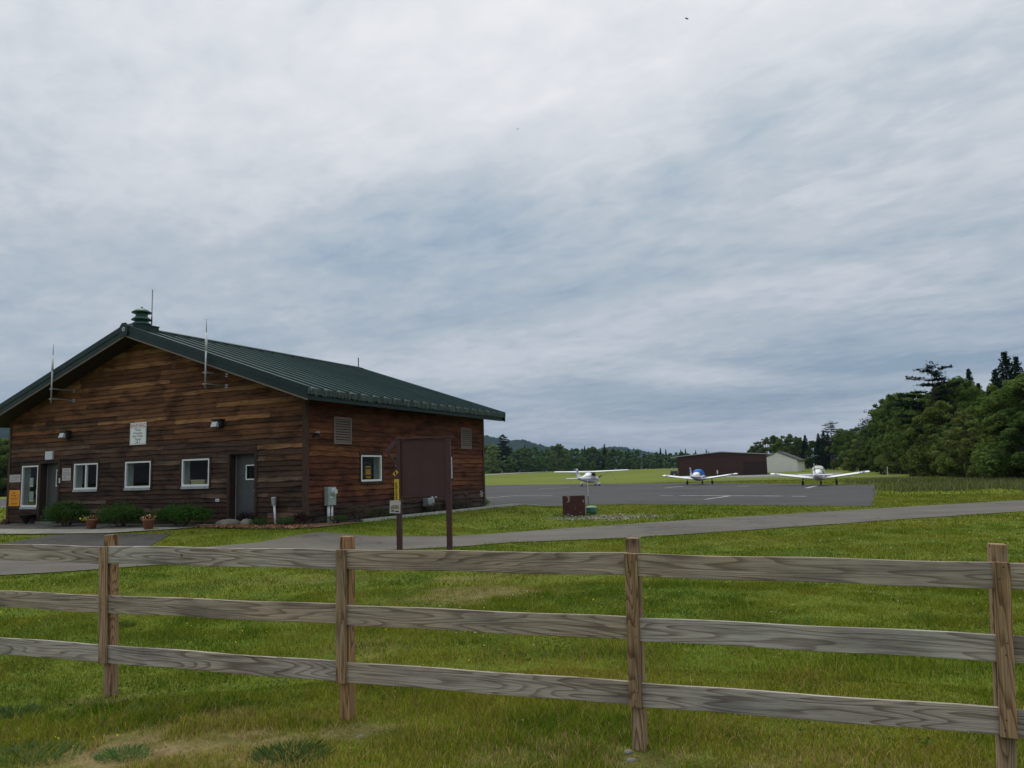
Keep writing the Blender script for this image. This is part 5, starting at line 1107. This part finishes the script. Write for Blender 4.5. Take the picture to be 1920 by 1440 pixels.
proto('s0', conifer(111, 16, 5.0, 'spruce', C1, C2, .36), m_needle, 16); proto('s1', conifer(112, 14, 3.2, 'spruce', C1, C2, .33), m_needle, 14)
proto('p0', conifer(113, 17, 4.2, 'pine', (.014,.032,.018), (.03,.055,.03), .30), m_needle, 17); proto('p1', conifer(114, 17, 5.2, 'ragged', (.010,.022,.016), (.02,.037,.026), .42), m_needle, 17)
FD1, FD2 = (.062,.122,.036), (.150,.235,.066)
proto('f0', broadleaf(121, 20, 6.8, 5200, .85, FD1, FD2, .0), m_leaf, 20); proto('f1', broadleaf(122, 20, 5.8, 5000, .8, (.056,.114,.036), (.130,.215,.062), .0), m_leaf, 20); proto('f2', broadleaf(123, 20, 7.4, 5200, .85, (.085,.150,.042), (.180,.245,.075), .0), m_leaf, 20)
proto('fs', conifer(124, 22, 3.6, 'spruce', (.012,.030,.018), (.026,.05,.03), .62), m_needle, 22)
proto('fp', conifer(125, 26, 5.2, 'pine', (.014,.034,.02), (.03,.058,.032), .8), m_needle, 26)
NAMES = dict(b='broadleaf_tree', l='broadleaf_tree', s='spruce_tree', p='pine_tree', f='broadleaf_tree')
rt = random.Random(17)
def tree(key, px, d, ytop, label, group, wide=1., sink=0.):
    o, k, H, used = PROTO[key]; x, y, z = at_depth(px, d)
    top = EYE+(horizon(px)-ytop)*d/FPX*math.hypot(1, (px-960)/FPX)**-1*1.0
    h = max(3., top-z); s = h/H; nm = 'spruce_tree' if key in ('s0','s1','fs') else 'pine_tree' if key in ('p0','p1','fp') else 'broadleaf_tree'
    t = thing(nm, label, 'tree', (x, y, z-sink), rt.uniform(0, 6.283), group); ws = s**.6*wide if key[0] != 'f' else s**.8*wide
    t.scale = (ws, ws, s)
    for src in (o, k):
        if used[0]: c = src.copy(); COL.objects.link(c)
        else: c = src
        c.parent = t
    used[0] = True
    return t
GR, GF = 'trees of the wood at the right edge of the airfield', 'trees of the distant tree line across the airfield'
# trees one can tell apart in the right-hand wood
for a in [('p1',1762,118,680,'tall ragged dark pine with flat tiers standing clear above the right wood',.95),
          ('s0',1903,112,655,'tallest dark spruce at the right edge of the sky',1.0),
          ('s1',1832,128,688,'slim dark spruce tip between the ragged pine and the tallest spruce',.8),
          ('s0',1924,118,664,'dark spruce partly cut by the right frame edge, beside the tallest spruce',.9),
          ('p0',1563,250,790,'feathery pine rising above the wood right of the cream shed',1.0),
          ('sparse',1643,188,765,'thin half bare tree against the sky on the sloping edge of the wood',1.1),
          ('light',1832,92,766,'yellow green maple in front of the darker wood at right',1.15),
          ('b0',1905,84,712,'large green tree at the right frame edge, foremost of the wood',1.0),
          ('b3',1668,172,748,'pale crowned tree where the wood rises, left of the ragged pine',1.1),
          ('b2',1772,112,752,'broad grey green tree below the ragged pine',1.0),
          ('s1',1548,262,806,'dark narrow spruce right of the cream shed',1.0),
          ('b3',1484,300,813,'light green tree top behind the cream shed',1.2)]:
    tree(a[0], a[1], a[2], a[3], a[4], GR, a[5])
LBW = 'dark green tree inside the dense wood at the right of the airfield'
for a in [('b1',1408,330,842),('b0',1424,325,828),('b3',1440,318,819),('b1',1455,312,816),('b0',1470,305,817),('b1',1500,292,820),('s1',1513,290,815),('b1',1527,280,826),('s1',1538,272,812),('s0',1556,262,812),
          ('b0',1582,246,804),('b1',1596,238,808),('b0',1612,226,801),('b1',1628,212,797),('b2',1640,200,792),('b1',1655,186,776),('b0',1682,168,742),('b2',1694,160,737),('b1',1712,156,734),('b0',1728,146,733),
          ('b1',1742,138,744),('b0',1756,134,757),('s1',1752,142,742),('b1',1784,126,716),('b0',1800,120,708),('b2',1812,124,706),('s1',1848,122,716),('b0',1842,116,724),('s0',1868,118,722),('b1',1862,108,742),('s1',1882,116,690),
          ('b1',1884,100,738),('b2',1938,80,706),('b1',1925,90,718),('b0',1968,86,690),('b1',2000,78,690),('b2',2040,80,680),('s0',2020,92,650),('b0',2090,74,670),('b1',2150,72,660),
          ('b2',1612,200,822),('b1',1650,168,812),('b2',1690,150,800),('b0',1722,128,792),('b2',1748,118,790),('b1',1790,104,792),('b2',1806,98,800),('light',1866,86,790),('b2',1880,82,776),('b1',1936,76,770),
          ('b1',1700,176,752),('b0',1770,150,736),('b1',1830,140,724),('b0',1590,262,806),('b1',1540,290,822),('b0',1500,310,822)]:
    tree(a[0], a[1], a[2], a[3], LBW, GR, rt.uniform(.9, 1.15))
# distant line
for a in [('fp',945,470,815,'tall pine standing above the distant tree line near the building corner',1.0),
          ('f2',925,430,834,'pale rounded tree at the near end of the distant tree line, beside the building corner',1.1),
          ('fs',1135,480,832,'small dark spruce tip in the middle of the distant tree line',.9),
          ('f2',1048,470,832,'light green rounded top in the distant tree line above the high wing airplane',1.1)]:
    tree(a[0], a[1], a[2], a[3], a[4], GF, a[5])
LBF = 'green tree in the distant tree line beyond the runway field'
px = 893.
while px < 1330:
    y0_ = np.interp(px, [890,930,1000,1050,1100,1150,1200,1250,1300,1350], [834,838,839,836,838,842,845,848,850,853]); tree(rt.choice(['f0','f1','f0','f1','f2']), px, np.interp(px, [890,1000,1300], [462,500,460])+rt.uniform(-14, 22), y0_+rt.uniform(-3, 5), LBF, GF, rt.uniform(.9, 1.2)); px += rt.uniform(9, 14)
for px, yt in ((1240,839),(1250,842),(1278,843),(1287,841),(1306,844),(1326,842),(1330,846),(1098,836),(1180,841),(985,834)): tree('fs', px, 500, yt, LBF.replace('green tree', 'dark spruce'), GF, .8)
px = 900.
while px < 1320:
    tree(rt.choice(['f0','f1']), px, 450+rt.uniform(-8, 4), np.interp(px, [890,1000,1300], [856,858,864])+rt.uniform(-5, 4), LBF, GF, 1.1); px += rt.uniform(20, 32)
LBL = 'green tree in the wood beyond the left end of the building'
for px, d, yt in ((-70,200,818),(-44,192,826),(-22,200,820),(-6,188,826),(8,205,822),(20,196,830),(34,190,832),(52,200,830)): tree(rt.choice(['b0','b2','b1']), px, d, yt, LBL, 'trees left of the building', 1.3)

# ------------------------------------------------------------------ far wooded hills
def hill(pxs, tops, d, depth, seed):
    t = np.linspace(0, 1, 160); P = np.interp(t, np.linspace(0, 1, len(pxs)), pxs); TT = np.interp(P, pxs, tops); rows = []
    for k, (dd, hf) in enumerate(((-.5,-.1),(-.3,.45),(-.12,.82),(0,1),(.15,.8),(.5,-.1))):
        r = []
        for i, (p, tp) in enumerate(zip(P, TT)):
            a = az(p); q = d+dd*depth; hz = EYE+(horizon(p)-tp)*d/FPX; bump = (fnoise(i*.9, k*3.1, 1.0, seed)-.5)*14*(hf > 0)+(fnoise(i*.15, k*.7, 1.0, seed+3)-.5)*10*(hf > 0)
            r.append((a[0]*q, a[1]*q, max(-2, hz*hf+bump*.8)))
        rows.append(r)
    V = np.array(rows).reshape(-1, 3); nn = len(P); ix = np.arange(len(rows)*nn).reshape(len(rows), nn); F = np.stack([ix[:-1,:-1], ix[:-1,1:], ix[1:,1:], ix[1:,:-1]], -1).reshape(-1, 4)
    tag(np_obj('hills', V, F, m_hill), kind='structure')
hill([640,760,860,908,930,950,985,1010,1040,1080], [850,822,815,817,821,827,825,832,841,852], 2500, 900, 1)
hill([1060,1110,1140,1165,1185,1230,1300], [856,847,838,838,842,850,860], 2900, 900, 2)
hill([-500,-200,-40,0,22,120,300], [830,822,814,811,813,824,850], 2300, 900, 4)
hz = MB(); hz.box(-4200, 4200, -250, 4400, -4, 235)
if HAZE:
    hm, nt, n, l, out = newmat('haze_air'); pv = n.new('ShaderNodeVolumePrincipled'); pv.inputs['Color'].default_value = (.50,.68,1.0,1); pv.inputs['Density'].default_value = HAZE; pv.inputs['Anisotropy'].default_value = 0
    l.new(pv.outputs[0], out.inputs['Volume']); tag(obj('haze', hz, hm), kind='stuff')

# ------------------------------------------------------------------ grass
def inside(poly, x, y):
    r = np.zeros(len(x), bool); n_ = len(poly); j = n_-1
    for i in range(n_):
        xi, yi = poly[i]; xj, yj = poly[j]; c = ((yi > y) != (yj > y)) & (x < (xj-xi)*(y-yi)/(yj-yi+1e-12)+xi); r ^= c; j = i
    return r
rng = np.random.default_rng(91)
def lawn_points(n_, d0, d1, px0=-160, px1=2080, power=1.):
    d = np.sqrt(rng.random(n_)*(d1**2-d0**2)+d0**2) if power == 1. else d0*(d1/d0)**rng.random(n_)
    a0, a1 = math.atan2(px0-960, FPX), math.atan2(px1-960, FPX); a = a0+(a1-a0)*rng.random(n_); x, y = d*np.sin(a), d*np.cos(a)
    k = np.ones(n_, bool)
    for pl in EXCL:
        pl = np.asarray(pl)[:, :2]; e = rng.normal(0, .02+.002*d.mean(), n_)+(fnoise(x, y, 1.3, 21, 3)-.5)*.55; k &= ~inside(pl, x+e, y+e*.7)
    lx, ly = to_local(x, y); k &= ~((lx > -BW-.3) & (lx < .95) & (ly > -.25) & (ly < BL+.3))
    return x[k], y[k], d[k]
def lawn_colour(x, y, n_):
    p = fnoise(x, y, .55, 3, 4); q = fnoise(x, y, 3.1, 6, 3); r = rng.random(n_)
    g = np.array([.086,.142,.011]); yl = np.array([.195,.202,.024]); dk = np.array([.050,.102,.010]); st = np.array([.32,.235,.095])
    t = np.clip((p-.5)*1.9+.5+(q-.5)*.8+(r-.5)*.8, 0, 1)[:, None]; c = g*(1-t)+yl*t
    u = np.clip((.42-q)*5, 0, 1)[:, None]; c = c*(1-u*.5)+dk*u*.5
    dd = dirt(x, y); s = (rng.random(n_) < .035+.10*np.clip((p-.5)*4, 0, 1)+.15*smooth(9, 4.5, np.hypot(x, y))*(.4+1.2*p)+.8*dd)[:, None]; c = np.where(s, st*rng.uniform(.55, 1.15, (n_, 1)), c)
    c = c*(1+.35*smooth(8.5, 5., np.hypot(x, y)))[:, None]; return c*rng.uniform(.5, 1.5, (n_, 1)), dd  # nearby blades get a lighter colour to make up for their self-shadowing
def blades(n_, d0, d1, h0, h1, wd, seg, keep=1., **kw):
    x, y, d = lawn_points(n_, d0, d1, **kw); m_ = len(x)
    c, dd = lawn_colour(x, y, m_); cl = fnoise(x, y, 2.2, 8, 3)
    k = rng.random(m_) > np.clip(dd*1.15, 0, .93)*(1 if d0 < 30 else .3); x, y, d, c, cl, dd = x[k], y[k], d[k], c[k], cl[k], dd[k]; m_ = len(x)
    h = rng.uniform(h0, h1, m_)*(.45+1.25*np.clip((cl-.25)*1.6, 0, 1))*(1-.45*dd); z = terrain(x, y)-.005
    a = rng.random(m_)*6.283; ca_, sa_ = np.cos(a), np.sin(a); le = h*rng.uniform(.1, 1.0, m_); b = rng.random(m_)*6.283; w_ = wd*rng.uniform(.6, 1.3, m_)
    if seg == 2:
        V = np.stack([np.stack([x-ca_*w_, y-sa_*w_, z], -1), np.stack([x+ca_*w_, y+sa_*w_, z], -1), np.stack([x+ca_*w_*.7+np.cos(b)*le*.35, y+sa_*w_*.7+np.sin(b)*le*.35, z+h*.62], -1), np.stack([x-ca_*w_*.7+np.cos(b)*le*.35, y-sa_*w_*.7+np.sin(b)*le*.35, z+h*.62], -1), np.stack([x+np.cos(b)*le, y+np.sin(b)*le, z+h*.97], -1)], 1).reshape(-1, 3)
        o = np.arange(m_)[:, None]*5; F = np.concatenate([o+np.array([[0,1,2]]), o+np.array([[0,2,3]]), o+np.array([[3,2,4]])]); C = np.repeat(c, 5, 0)
    else:
        V = np.stack([np.stack([x-ca_*w_, y-sa_*w_, z], -1), np.stack([x+ca_*w_, y+sa_*w_, z], -1), np.stack([x+np.cos(b)*le, y+np.sin(b)*le, z+h], -1)], 1).reshape(-1, 3); F = np.arange(3*m_).reshape(m_, 3); C = np.repeat(c, 3, 0)
    return V, F, C
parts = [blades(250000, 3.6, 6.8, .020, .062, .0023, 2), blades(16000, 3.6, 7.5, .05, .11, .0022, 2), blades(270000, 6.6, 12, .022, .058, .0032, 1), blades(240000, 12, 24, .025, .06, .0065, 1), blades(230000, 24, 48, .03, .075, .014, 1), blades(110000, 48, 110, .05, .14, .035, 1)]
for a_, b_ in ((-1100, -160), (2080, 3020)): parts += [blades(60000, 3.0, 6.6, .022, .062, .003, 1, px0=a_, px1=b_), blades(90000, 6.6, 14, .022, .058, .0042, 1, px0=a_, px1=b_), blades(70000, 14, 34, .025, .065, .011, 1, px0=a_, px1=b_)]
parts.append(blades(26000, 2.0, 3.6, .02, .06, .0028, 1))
# rough uncut grass on the right
x, y, d = lawn_points(46000, 38, 92, 1560, 2250); kk = (rng.random(len(x)) < smooth(.40, .52, x/y)) & (fnoise(x, y, .16, 4, 3)+.12*smooth(46, 60, d) > .5) & (d > 46+6*fnoise(x, y, .1, 2)); x, y, d = x[kk], y[kk], d[kk]; m_ = len(x)
h = rng.uniform(.15, .5, m_); a = rng.random(m_)*6.283; z = terrain(x, y); w_ = .035; b = rng.random(m_)*6.283
V = np.stack([np.stack([x-np.cos(a)*w_, y-np.sin(a)*w_, z], -1), np.stack([x+np.cos(a)*w_, y+np.sin(a)*w_, z], -1), np.stack([x+np.cos(b)*h*.4, y+np.sin(b)*h*.4, z+h], -1)], 1).reshape(-1, 3)
cc = np.where(rng.random((m_, 1)) < .3, np.array([[.21,.205,.10]]), np.array([[.095,.13,.035]]))*rng.uniform(.6, 1.3, (m_, 1)); parts.append((V, np.arange(3*m_).reshape(m_, 3), np.repeat(cc, 3, 0)))
# clover patches and dead stalks lying on the bare soil
x, y, d = lawn_points(150000, 4, 17); kk = (fnoise(x, y, .8, 31, 3)+.5*(fnoise(x, y, 3.5, 33, 2)-.5) > .60) & (dirt(x, y) < .3); x, y = x[kk], y[kk]; m_ = len(x)
V, F, C = leaf_quads(np.stack([x, y, terrain(x, y)+rng.uniform(.012, .05, m_)], -1), np.tile([0,0,1.], (m_, 1)), .017, rng, np.array([[.060,.125,.026]])*rng.uniform(.5, 1.5, (m_, 1)), aspect=.95); parts.append((V, np.concatenate([F[:, [0,1,2]], F[:, [0,2,3]]]), C))
x, y, d = lawn_points(120000, 3.8, 12); kk = rng.random(len(x)) < dirt(x, y)*.55; x, y = x[kk], y[kk]; m_ = len(x); a = rng.random(m_)*6.283; L_ = rng.uniform(.02, .07, m_); z = terrain(x, y)+rng.uniform(.003, .014, m_)
V = np.stack([np.stack([x-np.sin(a)*.0018, y+np.cos(a)*.0018, z], -1), np.stack([x+np.sin(a)*.0018, y-np.cos(a)*.0018, z], -1), np.stack([x+np.cos(a)*L_, y+np.sin(a)*L_, z+.006], -1)], 1).reshape(-1, 3); parts.append((V, np.arange(3*m_).reshape(m_, 3), np.repeat(np.array([[.36,.27,.13]])*rng.uniform(.35, 1.3, (m_, 1)), 3, 0)))
off = 0; Vs, Fs, Cs = [], [], []
for V, F, C in parts: Vs.append(V); Fs.append(F+off); Cs.append(C); off += len(V)
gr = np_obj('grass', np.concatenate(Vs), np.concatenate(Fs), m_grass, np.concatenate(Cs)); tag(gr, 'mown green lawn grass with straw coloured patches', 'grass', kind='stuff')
# weeds in the foreground, one clump each
def weed(label, px, py, r, h, seed, col):
    x, y, z = gt(px, py); rg_ = np.random.default_rng(seed); n_ = 480; rr_ = r*np.sqrt(rg_.random(n_)); aa = rg_.random(n_)*6.283; bx2, by2 = rr_*np.cos(aa), rr_*np.sin(aa)*.7
    hh = h*rg_.uniform(.25, 1, n_)*(1-.55*(rr_/r)**2)*.72; a = rg_.random(n_)*6.283; w_ = .0019; le = hh*rg_.uniform(.3, 1.4, n_); b = np.arctan2(by2, bx2)+rg_.normal(0, .8, n_)
    V = np.stack([np.stack([bx2-np.cos(a)*w_, by2-np.sin(a)*w_, 0*hh], -1), np.stack([bx2+np.cos(a)*w_, by2+np.sin(a)*w_, 0*hh], -1), np.stack([bx2+np.cos(b)*le*.5+np.cos(a)*w_, by2+np.sin(b)*le*.5+np.sin(a)*w_, hh*.7], -1), np.stack([bx2+np.cos(b)*le, by2+np.sin(b)*le, hh], -1)], 1).reshape(-1, 3)
    o = np.arange(n_)[:, None]*4; F = np.concatenate([o+np.array([[0,1,2]]), o+np.array([[0,2,3]])]); C = np.repeat(np.array(col)*rg_.uniform(.6, 1.3, (n_, 1)), 4, 0)
    ob = np_obj('weed', V, F, m_grass, C); ob.location = (x, y, z); tag(ob, label, 'weed', 'weed clumps in the foreground')
GC = (.12,.20,.06)
weed('bluish green weed clump in the bottom left corner', 60, 1420, .30, .13, 1, GC); weed('green weed clump on the bare soil right of the left corner clump', 232, 1418, .17, .09, 2, GC)
weed('low weed tuft between the first post and the bare soil', 272, 1335, .13, .10, 3, (.14,.22,.07)); weed('dark weed clump above the bottom left corner clump', 30, 1340, .2, .11, 4, (.13,.21,.07))
weed('bluish weed clump below the second fence post', 545, 1420, .26, .13, 5, (.12,.20,.06)); weed('bright weed tuft right of the first post by the second rail', 225, 1175, .17, .12, 6, (.12,.2,.05))
# small yellow and white flowers in the lawn
def flowers(name, label, n_, d0, d1, pick, size, cols, z0):
    x, y, d = lawn_points(n_, d0, d1); k = fnoise(x, y, .33, pick, 3)+.35*(fnoise(x, y, 1.6, pick+2, 2)-.5) > .60; x, y = x[k], y[k]; m_ = len(x)
    P = np.stack([x, y, terrain(x, y)+rng.uniform(z0*.6, z0, m_)], -1); c = np.array(cols)[rng.integers(0, len(cols), m_)]*rng.uniform(.7, 1.1, (m_, 1)); V, F, C = leaf_quads(P, np.tile([0,-.4,.8], (m_, 1)), size, rng, c, aspect=1.); return V, F, C
fl = [flowers('', '', 700, 5, 12, 11, .016, [(.62,.50,.02),(.7,.56,.04)], .065), flowers('', '', 3000, 12, 40, 11, .030, [(.62,.52,.03),(.55,.50,.05)], .075), flowers('', '', 420, 5.5, 14, 14, .016, [(.62,.62,.58)], .06), flowers('', '', 1400, 14, 40, 14, .026, [(.60,.58,.45)], .07)]
off = 0; Vs, Fs, Cs = [], [], []
for V, F, C in fl: Vs.append(V); Fs.append(F+off); Cs.append(C); off += len(V)
tag(np_obj('wildflowers', np.concatenate(Vs), np.concatenate(Fs), m_petal, np.concatenate(Cs)), 'tiny yellow and white flowers scattered in the lawn', 'wildflowers', kind='stuff')
